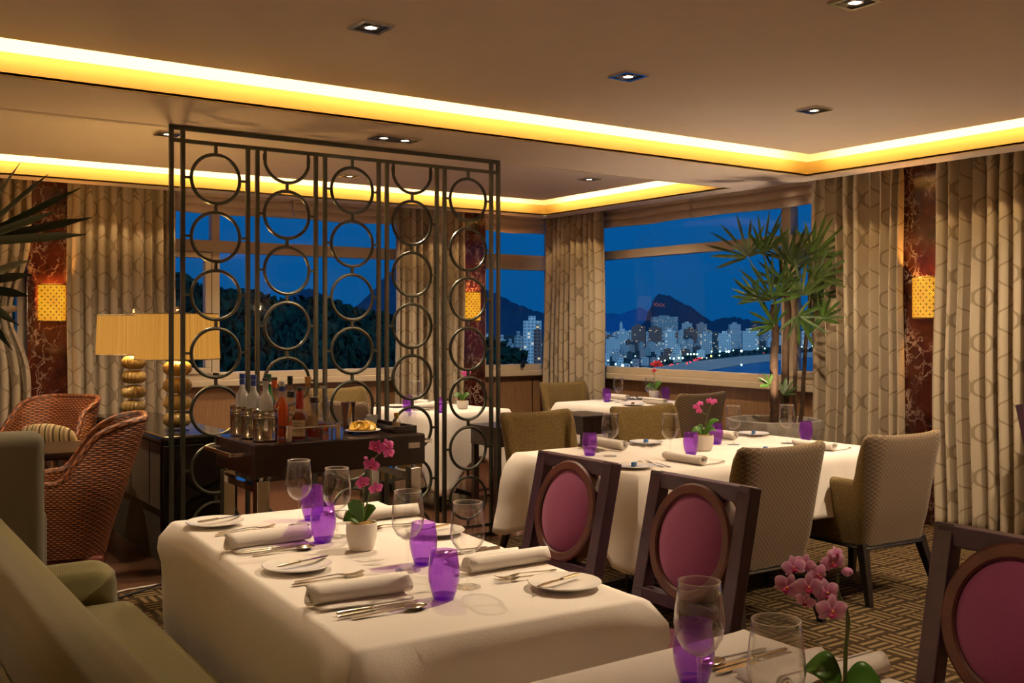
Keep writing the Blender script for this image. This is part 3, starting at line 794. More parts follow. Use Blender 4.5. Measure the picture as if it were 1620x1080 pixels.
def mk_knife(L=.225, name='table_knife'):
    r = empty(name, (0, 0, 0), 0); h = L * .45
    m = MB(); m.lathe([(0, -L / 2), (.0045, -L / 2 + .003), (.0058, -L / 2 + .02), (.0050, -L / 2 + h - .012), (.0060, -L / 2 + h - .004), (.0035, -L / 2 + h)], 10, (0, 0, 0), M=Matrix.Rotation(R(-90), 4, 'X') @ Matrix.Diagonal((1, .75, 1, 1)))
    m.v = [(x, y, z + .006) for x, y, z in m.v]; m.build('handle', M_silver, r)
    o = [(-.004, -L / 2 + h), (.0045, -L / 2 + h), (.0085, -L / 2 + h + .03), (.0085, L / 2 - .03), (.004, L / 2 - .006), (-.002, L / 2), (-.006, L / 2 - .02), (-.0055, -L / 2 + h + .02)]
    m = MB(); m.prism(o, .0045, .0065); m.build('blade', M_silver, r, smooth=False); return r
def strip(m, pts, thick=.0018, mat=0):
    """A flat band through (x-left, x-right, y, z) stations."""
    n = len(pts); vs = []
    for a, b, y, z in pts: vs += [(a, y, z), (b, y, z), (b, y, z + thick), (a, y, z + thick)]
    fs = [(0, 1, 2, 3)]
    for i in range(n - 1):
        o = i * 4
        for k in range(4): fs.append((o + k, o + 4 + k, o + 4 + (k + 1) % 4, o + (k + 1) % 4))
    o = (n - 1) * 4; fs.append((o + 3, o + 2, o + 1, o)); m.add(vs, fs, mat)
def mk_fork(L=.20):
    r = empty('table_fork', (0, 0, 0), 0); b = -L / 2
    m = MB(); strip(m, [(-.003, .003, b, .002), (-.0065, .0065, b + .008, .002), (-.0055, .0055, b + .04, .003), (-.0025, .0025, b + .10, .007), (-.0025, .0025, b + .125, .008)], .0025); m.build('handle', M_silver, r)
    m = MB(); strip(m, [(-.0025, .0025, b + .123, .008), (-.010, .010, b + .137, .006), (-.0115, .0115, b + .150, .003)], .002)
    for k in range(4):
        x = -.0098 + k * .0065; strip(m, [(x - .0016, x + .0016, b + .149, .003), (x - .0015, x + .0015, b + .17, .0025), (x - .0013, x + .0013, b + .19, .006), (x - .0007, x + .0007, b + L, .010)], .002)
    m.build('tines', M_silver, r); return r
def mk_spoon(L=.20):
    r = empty('table_spoon', (0, 0, 0), 0); b = -L / 2
    m = MB(); strip(m, [(-.003, .003, b, .002), (-.007, .007, b + .008, .002), (-.0055, .0055, b + .04, .003), (-.0025, .0025, b + .10, .007), (-.003, .003, b + .137, .009)], .0025); m.build('handle', M_silver, r)
    m = MB(); c = b + .137 + .030
    def fn(s, t):
        a = 2 * PI * s; q = t; return (.0205 * q * math.cos(a), c + .032 * q * math.sin(a), .010 - .009 * (1 - q * q))
    m.grid(fn, 28, 6, closeu=True); m.build('spoon_bowl', M_silver, r, sharp=0, solid=.0016); return r
def mk_napkin(kind=0):
    r = empty('napkin', (0, 0, 0), 0); L = .27
    def roll(cx, cy, r0, r1, turns, L, flat=.86):
        m = MB(); n = int(turns * 20)
        def fn(s, t):
            a = 2 * PI * turns * s; q = r0 + (r1 - r0) * s; w = 1 + .02 * math.sin(t * 9 + s * 5)
            return (cx + q * math.cos(a - 1.2) * w, -L / 2 + L * t + .004 * math.sin(a * 2), cy + flat * q * math.sin(a - 1.2))
        m.grid(fn, n, 10); return m
    if kind == 0:
        m = roll(0, .029, .010, .031, 2.6, L); m.build('linen_roll', M_cloth, r, sharp=0, solid=.0026)
        m = MB(); m.grid(lambda s, t: (.004 + .055 * s, -L / 2 + .012 + (L - .024) * t, .0035 + .020 * (1 - s) ** 3 * .2 + .003 * math.sin(5 * t + s)), 8, 10); m.build('linen_tail', M_cloth, r, sharp=0, solid=.003)
    else:
        m = roll(-.045, .026, .010, .028, 2.3, L); m.build('linen_roll', M_cloth, r, sharp=0, solid=.0026)
        m = MB(); m.grid(lambda s, t: (-.05 + .155 * s, -L / 2 + .01 + (L - .02) * t, .0045 + .012 * math.exp(-((s - .95) / .08) ** 2) + .002 * math.sin(4 * t)), 14, 8); m.build('linen_fold', M_cloth, r, sharp=0, solid=.007)
    return r
USED = {}
PROTO = {}
def put(kind, x, y, rz, label, cat, group, z=TZ, scale=None):
    mk = dict(wine=mk_wine, tumbler=mk_tumbler, plate=mk_plate, knife=mk_knife, butter=lambda: mk_knife(.18, 'butter_knife'), fork=mk_fork, spoon=mk_spoon, napkin=mk_napkin, napkin2=lambda: mk_napkin(1))[kind]
    if kind not in PROTO: PROTO[kind] = o = mk()
    else: o = copy_tree(PROTO[kind])
    o.location = (x, y, z); o.rotation_euler = (0, 0, rz)
    if scale: o.scale = (scale,) * 3
    for k in ('label', 'category', 'group'):
        if k in o: del o[k]
    return tag(o, label, cat, group)
def setting(x, y, rz, where, n_knife=2, napkin='napkin', glass=None, tumb=None, plate=None, jit=0, butter=True, napd=.18, lat=0, spoon=True, knife_off=.10, fork_off=.21, sweet=None):
    """One place setting: (x, y) on the table edge, the diner looks along rz (0 = +y); where names the seat in words."""
    c, s = math.cos(rz), math.sin(rz); r = random.Random(hash((round(x, 2), round(y, 2))) & 255)
    def w(a, b): return x + a * c - b * s, y + a * s + b * c
    g = {'fork': 'silver forks at the place settings', 'knife': 'silver knives at the place settings', 'spoon': 'silver spoons at the place settings'}
    px, py = w(lat, napd); put(napkin, px, py, rz + r.uniform(-.06, .06), 'rolled white napkin %s' % where, 'napkin', 'rolled white napkins')
    for i in range(2):
        px, py = w(-fork_off - i * .034 + lat, .19 + i * .02); put('fork', px, py, rz + r.uniform(-.14, .02), '%s silver fork %s' % (('inner', 'outer')[i], where), 'fork', g['fork'])
    for i in range(n_knife):
        px, py = w(knife_off + i * .022 + lat, .185 - i * .012); put('knife', px, py, rz + r.uniform(-.04, .05), '%s silver knife %s' % (('inner', 'outer')[i], where), 'knife', g['knife'])
    if spoon:
        px, py = w(knife_off + .05 + lat, .19); put('spoon', px, py, rz + r.uniform(-.05, .05), 'silver spoon %s' % where, 'spoon', g['spoon'])
    if plate is None: plate = w(-.385 + lat, .20)
    put('plate', plate[0], plate[1], 0, 'white bread plate %s' % where, 'plate', 'white bread plates')
    if butter: put('butter', plate[0] - .02 * s, plate[1] + .02 * c, rz + .25, 'butter knife on the plate %s' % where, 'butter knife', 'butter knives on bread plates', z=TZ + .0165)
    if sweet:
        m = MB(); m.box(-.017, -.010, 0, .017, .010, .020); m.box(-.024, -.006, .006, .024, .006, .012)
        o = m.build('butter_portion', M_bluefoil if sweet == 'blue' else M_brownsweet, loc=(plate[0], plate[1], TZ + .009), rz=rz + .5, bevel=.003, smooth=False)
        tag(o, '%s wrapped butter on the plate %s' % ('blue' if sweet == 'blue' else 'brown', where), 'butter portion', 'wrapped butter portions')
    if glass: put('wine', glass[0], glass[1], 0, 'clear stemmed wine glass %s' % where, 'wine glass', 'clear wine glasses')
    if tumb: put('tumbler', tumb[0], tumb[1], r.uniform(0, 6), 'purple glass tumbler %s' % where, 'tumbler', 'purple glass tumblers')
H = PI / 2
# long table beside the sofa
setting(.955, 2.335, -H, 'at the long table on the near sofa side', glass=(1.429, 2.287), tumb=(1.32, 2.227), plate=(1.132, 2.727))
setting(.995, 3.065, -H, 'at the long table on the sofa side by the trolley', glass=(1.414, 3.073), tumb=(1.345, 3.027), plate=(1.145, 3.487), knife_off=.06, fork_off=.24)
setting(1.82, 2.45, H, 'at the long table before the middle purple chair', napkin='napkin2', glass=(1.384, 2.535), tumb=(1.462, 2.583), plate=(1.641, 2.141), fork_off=.15, knife_off=.15)
setting(1.82, 3.30, H, 'at the long table before the purple chair by the screen', napkin='napkin2', glass=(1.385, 3.321), tumb=(1.465, 3.391), plate=(1.70, 2.924), fork_off=.18, napd=.14)
# table with the patterned armchairs
setting(3.66, 3.545, 0, 'before the armchair nearer the oval chairs', glass=(3.717, 3.937), tumb=(3.863, 3.931), plate=(3.279, 3.725), butter=False, sweet='blue', napkin='napkin2')
setting(4.66, 3.545, 0, 'before the armchair nearer the curtains', glass=(4.695, 3.986), tumb=(4.863, 3.987), plate=(4.295, 3.797), butter=False, sweet='blue', napkin='napkin2')
setting(3.68, 4.575, PI, 'before the olive chair beside the tray table', glass=(3.473, 4.136), tumb=(3.401, 4.217), plate=(3.993, 4.431), butter=False, sweet='blue')
setting(4.55, 4.575, PI, 'before the olive chair in front of the planter', glass=(4.389, 4.121), tumb=(4.33, 4.199), plate=(4.868, 4.40), butter=False, sweet='blue')
# square table by the window
setting(6.05, 6.42, 0, 'at the dark chair seat on the window table', glass=(6.12, 6.74), tumb=(6.42, 6.86), plate=(5.796, 6.60), butter=False, sweet='brown', n_knife=1)
setting(6.10, 7.34, PI, 'at the far chair seat on the window table', glass=(5.914, 6.93), tumb=(5.877, 7.044), plate=(6.33, 7.15), butter=False, sweet='brown', n_knife=1)
# small table behind the screen
a_, b_ = t4(0, .47), t4(.40, .94)
setting(a_[0], a_[1], TH - H, 'at the near olive chair seat behind the screen', tumb=(4.08, 6.93), plate=t4(.17, .78), butter=False, n_knife=1, glass=(4.117, 7.40), fork_off=.13, lat=.04)
setting(b_[0], b_[1], TH + PI, 'at the far olive chair seat behind the screen', tumb=(3.93, 7.20), plate=t4(.64, .80), butter=False, n_knife=1, fork_off=.12, knife_off=.08)
# table at the bottom edge
setting(1.77, 1.30, H, 'on the table at the bottom edge', glass=(1.34, 1.342), tumb=(1.408, 1.425), napkin='napkin2', plate=(1.66, .90), napd=.15, knife_off=.13)
put('wine', 1.265, 1.096, 0, 'clear wine glass with its stem cut off by the bottom edge of the photo', 'wine glass', 'clear wine glasses')
# ================================================================ seating
def u_path(w, d, rc):
    """Plan of a tub chair: from the front of one arm round the back to the other; returns point, outward normal, length."""
    hw, hd = w / 2, d / 2; L1 = d - rc; La = PI / 2 * rc; L2 = w - 2 * rc; T = 2 * L1 + 2 * La + L2
    def f(s):
        q = s * T
        if q <= L1: return Vector((hw, hd - q, 0)), Vector((1, 0, 0))
        q -= L1
        if q <= La:
            a = q / rc; return Vector((hw - rc + rc * math.cos(a), -hd + rc - rc * math.sin(a), 0)), Vector((math.cos(a), -math.sin(a), 0))
        q -= La
        if q <= L2: return Vector((hw - rc - q, -hd, 0)), Vector((0, -1, 0))
        q -= L2
        if q <= La:
            a = PI / 2 - q / rc; return Vector((-hw + rc - rc * math.cos(a), -hd + rc - rc * math.sin(a), 0)), Vector((-math.cos(a), -math.sin(a), 0))
        q -= La
        return Vector((-hw, -hd + rc + q, 0)), Vector((-1, 0, 0))
    return f, T
def sm(a, b, x):
    t = max(0, min(1, (x - a) / (b - a))); return t * t * (3 - 2 * t)
def tub_shell(w, d, rc, zb, htop, th, flare, n=64, mats=(0, 1), side=None):
    """The wrap-round wall of a tub chair; htop(p) gives its height, flare(p, z) its lean outward."""
    f, T = u_path(w, d, rc); m = MB(); K = 8
    def sec(s):
        p, nn = f(s); h = htop(p); out = []
        def q(k, z): return p + nn * (k + flare(p, z)) + Vector((0, 0, z))
        for i in range(K + 1): out.append(q(0, zb + (h - th * .5 - zb) * i / K))
        for a in (35, 70, 110, 145): out.append(q(-th / 2 + th / 2 * math.cos(R(a)), h - th * .5 + th * .5 * math.sin(R(a))))
        for i in range(K + 1): out.append(q(-th, h - th * .5 - (h - th * .5 - zb) * i / K))
        return out
    S = [sec(i / n) for i in range(n + 1)]; kk = len(S[0])
    vs = [v for s in S for v in s]; uvs = []
    for i, s in enumerate(S):
        for j, v in enumerate(s): uvs.append((i / n * T, v.z))
    fo = []; fi = []
    for i in range(n):
        for j in range(kk - 1):
            face_out = f((i + .5) / n)[1].y < -.75 if side else True
            (fo if j < K + 2 and face_out else fi).append((i * kk + j, (i + 1) * kk + j, (i + 1) * kk + j + 1, i * kk + j + 1))
    caps = [tuple(range(kk)), tuple(reversed(range(n * kk, (n + 1) * kk)))]
    b = len(m.v); m.add(vs, fo, mats[0], uvs)
    for fc in fi + caps:
        m.f.append(tuple(b + i for i in fc)); m.m.append(mats[1])
    return m, f, T
def mk_armchair(outer=None, inner=None):
    r = empty('armchair', (0, 0, 0))
    W, D = .515, .52
    def ht(p):
        k = sm(-.185, -.25, p.y); a = sm(.055, .005, p.y); return .44 + (.635 - .44) * a + (.875 - .635) * k + .018 * k * (abs(p.x) / .26) ** 3
    def fl(p, z):
        back = sm(-.05, -.25, p.y) * (1 - .75 * sm(.19, .26, abs(p.x)) * sm(-.27, -.2, p.y)); return back * (.085 * ((max(z, .3) - .3) / .58) ** 1.5) + (.010 * sm(.28, .64, z)) - .02 * sm(.45, .28, z)
    m, f, T = tub_shell(W, D, .065, .285, ht, .065, fl, n=110, side=True)
    m.build('upholstered_shell', [outer or M_diamond, inner or M_olive], r, sharp=55)
    m = MB(); m.box(-.195, -.20, .29, .195, .275, .475); m.build('seat', inner or M_olive, r, bevel=.03, seg=3)
    m = MB(); nt = int(T / .016)
    for i in range(nt + 1):
        p, nn = f(i / nt); q = p + nn * (fl(p, .29) + .002); m.ball((q.x, q.y, .294), .0048, n=6)
    m.build('nail_trim', M_bronze, r)
    m = MB(); pts = [f(i / 40)[0] * .97 + Vector((0, 0, .283)) for i in range(41)]; m.tube(pts, .008, 6); m.build('welt', M_blackwood, r)
    for sx in (-1, 1):
        m = MB(); m.bar((sx * .225, -.215, .30), (sx * .27, -.30, 0), .05, .05, w2=.032); m.build('leg', M_blackwood, r, smooth=False, bevel=.004)
        m = MB(); m.bar((sx * .22, .225, .30), (sx * .225, .245, 0), .05, .05, w2=.032); m.build('leg', M_blackwood, r, smooth=False, bevel=.004)
    return r
arm = mk_armchair(); arm.location = (3.79, 3.53, 0); arm.rotation_euler = (0, 0, R(-2))
G = 'upholstered armchairs around the tables'
tag(arm, 'diamond patterned armchair between the middle oval chair and the other patterned armchair', 'armchair', G)
a2 = dup(arm, (4.75, 3.53, 0), R(-4), 'diamond patterned armchair standing nearest the red marble pillar')
m = MB(); m.tube([(.225, -.06 + .24 * i / 12, .60 + .09 * math.sin(PI * i / 12)) for i in range(13)], .017, 8); m.build('arm_rail', M_blackwood, a2)
dup(arm, (3.90, 5.10, 0), PI, 'olive armchair behind the purple oval chair and beside the dark tray table')
dup(arm, (4.78, 5.06, 0), PI - R(3), 'olive armchair facing out between the armchair table and window table')
dup(arm, (6.10, 6.38, 0), R(3), 'dark olive armchair with its back to the grey planter at the window table')
dup(arm, (6.12, 7.72, 0), PI, 'olive armchair in the corner in front of the corner curtain')
dup(arm, (3.55, 7.02, 0), R(-80), 'olive armchair behind the bar trolley seen through the screen')
dup(arm, (3.90, 8.12, 0), PI + R(5), 'olive armchair by the back window behind the bottles')

def mk_oval():
    r = empty('oval_back_chair', (0, 0, 0)); ln = .22
    def yb(z): return -.185 - (z - .45) * ln
    for sx in (-1, 1):
        m = MB(); a = Vector((sx * .198, yb(.45), .45)); b = Vector((sx * .198, yb(.955), .955)); m.bar(a, b, .052, .048, up=(0, 1, 0)); m.build('back_post', M_aubergine, r, smooth=False, bevel=.004)
        m = MB(); m.bar((sx * .198, yb(.45) + .005, .47), (sx * .19, yb(.45) - .08, 0), .048, .045, w2=.034, up=(0, 1, 0)); m.build('leg', M_aubergine, r, smooth=False, bevel=.004)
        m = MB(); m.bar((sx * .20, .235, .43), (sx * .20, .24, 0), .045, .045, w2=.032, up=(0, 1, 0)); m.build('leg', M_aubergine, r, smooth=False, bevel=.004)
    for z, h in ((.930, .050), (.565, .042)):
        m = MB(); m.bar((-.215, yb(z), z), (.215, yb(z), z), .044, h, up=(0, 0, 1)); m.build('back_rail', M_aubergine, r, smooth=False, bevel=.004)
    T = Matrix.Translation((0, yb(.755), .755)) @ Matrix.Rotation(math.atan(ln), 4, 'X')
    a_, b_ = .158, .168
    m = MB(); n = 48; prof = [(.019, -.030), (.019, .024), (.012, .030), (-.012, .030), (-.017, .024), (-.017, -.030)]
    vs = []; fs = []
    for i in range(n):
        an = 2 * PI * i / n
        for e, y in prof: vs.append(T @ Vector(((a_ + e) * math.cos(an), y, (b_ + e) * math.sin(an))))
    k = len(prof)
    for i in range(n):
        for j in range(k): fs.append((i * k + j, i * k + (j + 1) % k, ((i + 1) % n) * k + (j + 1) % k, ((i + 1) % n) * k + j))
    m.add(vs, fs); m.build('oval_ring', M_ringwood, r, sharp=30)
    for sgn, nm in ((1, 'back_pad'), (-1, 'rear_pad')):
        m = MB(); m.grid(lambda s, t: T @ Vector(((a_ - .014) * t * math.cos(2 * PI * s * sgn), sgn * (.016 + .030 * (1 - t ** 2.6)), (b_ - .014) * t * math.sin(2 * PI * s * sgn))), 40, 10, closeu=True)
        m.build(nm, M_velvet, r, sharp=0)
    m = MB(); m.box(-.22, -.20, .385, .22, .255, .435); m.build('seat_frame', M_aubergine, r, smooth=False, bevel=.006)
    m = MB(); m.box(-.215, -.195, .43, .215, .255, .49); m.build('seat', M_velvet, r, bevel=.025, seg=4)
    return r
ov = mk_oval(); ov.location = (2.09 - .03, 2.99, 0); ov.rotation_euler = (0, 0, H)
tag(ov, 'purple oval-back chair at the long table nearest the metal screen', 'dining chair', 'purple oval-back dining chairs')
dup(ov, (2.055, 2.335, 0), H, 'purple oval-back chair between the long table and a patterned armchair')
dup(ov, (2.03, 1.265, 0), H, 'purple oval-back chair cut off beside the big pink orchid')
dup(ov, (6.36, 3.10, 0), PI, 'dark wooden chair post just inside the frame edge before the wide curtain')

def sofa():
    r = empty('sofa', (.60, 2.3, 0), 0, 'olive herringbone sofa along the long dining table', 'sofa'); y0, y1 = -1.6, 1.40
    m = MB(); n = 30
    prof = [(-.30, .06), (-.302, .30), (-.300, .60), (-.296, .775), (-.275, .84), (-.235, .875), (-.19, .885), (-.14, .868), (-.095, .81), (-.07, .70), (-.035, .55), (0, .42), (0, .06)]
    def fn(s, t):
        q = t * (len(prof) - 1); i = min(int(q), len(prof) - 2); f = q - i
        x = prof[i][0] * (1 - f) + prof[i + 1][0] * f; z = prof[i][1] * (1 - f) + prof[i + 1][1] * f
        e = max(0, (s - .955) / .045); z2 = z - .16 * e * e * (z > .5) * (z - .5) / .4
        return (x, y0 + (y1 + .30 - y0) * s, z2)
    m.grid(fn, n, 44)
    k = 45; m.f.append(tuple(range(n * k, n * k + k))); m.m.append(0)
    m.build('backrest', M_sofa, r, sharp=60)
    m = MB(); m.tube([(-.303, y0 + (y1 + .28 - y0) * i / 30, .775 - .13 * max(0, (i / 30 - .955) / .045) ** 2) for i in range(31)], .008, 6); m.build('welt', M_sofa, r)
    m = MB(); m.box(-.02, y0, .24, .325, y1 - .02, .50); m.build('seat_cushion', M_sofa, r, bevel=.055, seg=5)
    m = MB(); m.box(-.28, y0, .06, .30, y1 + .02, .25); m.build('base', M_sofa, r, bevel=.02)
    m = MB()
    def fa(s, t):
        a = -.35 + s * (PI + .7) if False else s; pr = [(-.085, .10), (-.085, .42), (-.105, .52), (-.085, .60), (-.03, .635), (.035, .62), (.075, .565), (.07, .50), (.055, .42), (.055, .10)]
        q = s * (len(pr) - 1); i = min(int(q), len(pr) - 2); f = q - i
        y = pr[i][0] * (1 - f) + pr[i + 1][0] * f; z = pr[i][1] * (1 - f) + pr[i + 1][1] * f
        rd = max(0, (t - .80) / .20); y *= 1 - .45 * rd * rd; zz = z - .05 * rd * rd * (z > .45)
        return (-.15 + .42 * t, y1 + .05 + y, zz)
    m.grid(fa, 36, 16); m.f.append(tuple(i * 17 + 16 for i in range(37))); m.m.append(0)
    m.build('arm', M_sofa, r, sharp=60)
    for y in (y1 - .1, y0 + .1):
        for x in (-.24, .22):
            m = MB(); m.lathe([(0, 0), (.018, 0), (.028, .07), (0, .07)], 12, (x, y, 0)); m.build('foot', M_blackwood, r)
sofa()

def lounge_chair():
    r = empty('lounge_chair', (.53, 5.12, 0), R(-6), 'grey herringbone high-backed chair behind the olive sofa', 'lounge chair')
    m = MB(); m.box(-.33, -.30, .12, .33, -.17, .985); m.build('backrest', M_grey, r, bevel=.06, seg=5)
    m = MB(); m.box(-.27, -.16, .14, .27, .34, .44); m.build('seat', M_grey, r, bevel=.04, seg=3)
    for sx in (-1, 1):
        m = MB(); m.box(sx * .30 - .045, -.20, .12, sx * .30 + .045, .33, .62); m.build('arm', M_grey, r, bevel=.035, seg=3)
        for y in (-.24, .29):
            m = MB(); m.bar((sx * .27, y, .13), (sx * .27, y, 0), .04, w2=.03); m.build('leg', M_blackwood, r, smooth=False)
lounge_chair()

def mk_wicker():
    r = empty('wicker_chair', (0, 0, 0)); W, D = .54, .56
    def ht(p): return .56 + .04 * sm(.2, 0, p.y) + .33 * sm(-.02, -.29, p.y) ** 1.1
    def fl(p, z):
        back = sm(.10, -.24, p.y); side = abs(p.x) / .27; return back * .20 * (max(0, z - .2) / .73) ** 1.15 * (1 - .55 * sm(.5, 1, side) * sm(.5, .9, z)) + .02 * sm(.2, .6, z) - .07 * sm(.5, .95, z) * sm(.8, 1.0, side) * back
    m, f, T = tub_shell(W, D, .16, .20, ht, .04, fl, n=80, mats=(0, 0)); m.build('woven_shell', M_wicker, r, sharp=60)
    m = MB(); pts = []
    for i in range(81):
        p, nn = f(i / 80); h = ht(p); pts.append(p + nn * (fl(p, h) - .02) + Vector((0, 0, h)))
    m.tube(pts, .021, 8); m.uv.update({i: (i // 8 * .02, (i % 8) * .012) for i in range(len(m.v))}); m.build('rim_braid', M_wicker, r)
    m = MB(); m.box(-.235, -.23, .24, .235, .27, .40); m.build('seat_base', M_wicker, r, bevel=.02)
    m = MB(); m.box(-.225, -.22, .40, .225, .275, .475); m.build('seat_cushion', M_beige, r, bevel=.03, seg=4)
    m = MB(); m.box(-.26, -.27, .155, .26, .27, .205); m.build('base_rail', M_redwood, r, bevel=.03, seg=3)
    for sx in (-1, 1):
        for y in (-.22, .23):
            m = MB(); m.bar((sx * .21, y, .16), (sx * .22, y * 1.05, 0), .05, w2=.035); m.build('leg', M_redwood, r, smooth=False, bevel=.004)
    return r
wk = mk_wicker(); wk.location = (1.08, 6.06, 0); wk.rotation_euler = (0, 0, R(77))
tag(wk, 'brown wicker tub chair with its flared back beside the black console', 'wicker chair', 'brown wicker chairs')
dup(wk, (1.17, 7.52, 0), R(128), 'brown wicker chair facing out with the striped cushion on it')
m = MB(); m.ball((0, 0, 0), .23, .055, .125, n=28)
m.v = [(x * (1 + .25 * (abs(z) / .125) ** 2 * (abs(x) / .23)), y, z * (1 + .35 * (abs(x) / .23) ** 3)) for x, y, z in m.v]
cu = m.build('cushion', M_stripes, loc=(1.30, 7.38, .665), rz=R(128), sharp=0); cu.rotation_euler = (R(-16), 0, R(128))
tag(cu, 'striped cream and green cushion on the far wicker chair', 'cushion')

def round_table():
    r = empty('round_table', (1.24, 6.85, 0), 0, 'small round dark table between the two wicker chairs', 'side table')
    m = MB(); m.lathe([(0, .635), (.30, .635), (.325, .645), (.33, .665), (.325, .682), (0, .684)], 48); m.build('tabletop', M_dark, r)
    m = MB(); m.lathe([(.0, .635), (.05, .63), (.032, .5), (.03, .12), (.05, .05), (.0, .05)], 20); m.build('pedestal', M_chrome, r)
    m = MB(); m.lathe([(0, 0), (.20, 0), (.20, .012), (.05, .05), (0, .05)], 36); m.build('base', M_dark, r)
round_table()

# ================================================================ console and its lamps
def console():
    r = empty('console_cabinet', (1.875, 6.86, 0), 0, 'black lacquer console carrying the two table lamps', 'console')
    x0, x1, y0, y1 = -.225, .225, -.89, .89
    m = MB(); m.box(x0, y0, .745, x1, y1, .80); m.build('top', M_black, r, bevel=.02, seg=4)
    m = MB(); m.box(x0, y0, 0, x1, y0 + .045, .75); m.build('front_panel', M_black, r, bevel=.012, seg=3)
    m = MB(); m.box(x0, y1 - .045, 0, x1, y1, .75); m.build('end_panel', M_black, r, bevel=.012)
    m = MB(); m.box(x0 + .05, y0 + .045, .34, x1 - .01, y1 - .045, .745); m.build('cabinet_body', plain('reflection_grey_panel', (.13, .115, .085), .4, .2), r, smooth=False)  # grey of reflections on glossy black put into the body colour
    m = MB(); m.box(x0 + .08, y0 + .045, 0, x1 - .02, y1 - .045, .33); m.build('plinth', plain('reflection_grey_plinth', (.055, .05, .035), .6), r, smooth=False)  # plinth colour carries the same reflected grey, darker
    for i in range(1, 4):
        y = y0 + i * (y1 - y0) / 4; m = MB(); m.box(x0 + .046, y - .003, .35, x0 + .05, y + .003, .74); m.build('door_gap', M_blackcap, r, smooth=False)
console()
def lamp(x, y, label):
    r = empty('table_lamp', (x, y, .80), 0, label, 'table lamp', 'ribbed glass table lamps on the console')
    m = MB(); m.lathe([(0, 0), (.072, 0), (.072, .014), (.05, .018), (0, .018)], 32); m.build('base', M_glass, r)
    rib = lambda a, z: .93 + .09 * abs(math.sin(a * 9)) ** .6
    for i in range(4):
        z0 = .022 + i * .104
        m = MB(); m.lathe([(.034, z0), (.062, z0 + .008), (.080, z0 + .026), (.085, z0 + .047), (.080, z0 + .068), (.062, z0 + .086), (.034, z0 + .094)], 180, rib=rib); m.build('glass_ball', M_lampglass, r, sharp=0)
        m = MB(); m.lathe([(.040, z0 + .094), (.043, z0 + .098), (.040, z0 + .104)], 24); m.build('spacer', M_glass, r)
    m = MB(); m.lathe([(.008, .43), (.008, .735), (.014, .74), (.010, .755), (0, .765)], 12); m.build('stem', M_brass, r)
    m = MB(); a, b, z0, z1 = .250, .240, .44, .715
    m.grid(lambda s, t: ((a + (b - a) * t + .002 * math.sin(s * 2 * PI * 120)) * math.cos(2 * PI * s), (a + (b - a) * t + .002 * math.sin(s * 2 * PI * 120)) * math.sin(2 * PI * s), z0 + (z1 - z0) * t), 480, 2, uv=lambda s, t: (s * 1.5, t * .27), closeu=True)
    sh = m.build('lamp_shade', M_shade, r, sharp=0)
    for q, z in ((a, z0), (b, z1)):
        m = MB(); m.tube([(q * math.cos(2 * PI * i / 64), q * math.sin(2 * PI * i / 64), z) for i in range(64)], .004, 6, closed=True); m.build('shade_trim', M_beige, sh)
    m = MB()
    for k in range(3):
        an = 2 * PI * k / 3; m.bar((0, 0, .71), (b * math.cos(an), b * math.sin(an), .712), .003)
    m.build('shade_spider', M_brass, r)
    point_light('table_lamp_bulb', (x, y, .80 + .60), 20, (1, .58, .20), .04)
    return r
lamp(1.83, 6.28, 'nearer ribbed glass table lamp standing partly behind the metal screen')
lamp(1.865, 7.45, 'farther ribbed glass table lamp at the curtain end of the console')
m = MB(); m.tube([(1.80, 7.40, .804), (1.70, 7.36, .806), (1.655, 7.34, .80), (1.643, 7.30, .72), (1.642, 7.24, .69), (1.643, 7.18, .72), (1.655, 7.12, .80), (1.72, 7.1, .806), (1.80, 7.30, .804)], .003, 6)
tag(m.build('lamp_cord', M_rubber), 'thin lamp cord hanging over the console edge in a loop', 'cord')
m = MB(); m.tube([(1.25, 5.55, .008), (1.45, 5.66, .008), (1.58, 5.68, .03), (1.70, 5.74, .008), (1.85, 5.76, .008), (2.1, 5.80, .008)], .006, 6)
tag(m.build('floor_cable', M_rubber), 'black cable along the carpet edge under the console', 'cord')
m = MB(); m.tube([(1.10, 5.62, .007), (1.40, 5.74, .007), (1.75, 5.77, .007), (2.2, 5.83, .007)], .005, 6)
tag(m.build('floor_cable', M_white), 'pale cable beside the black one at the carpet edge', 'cord')

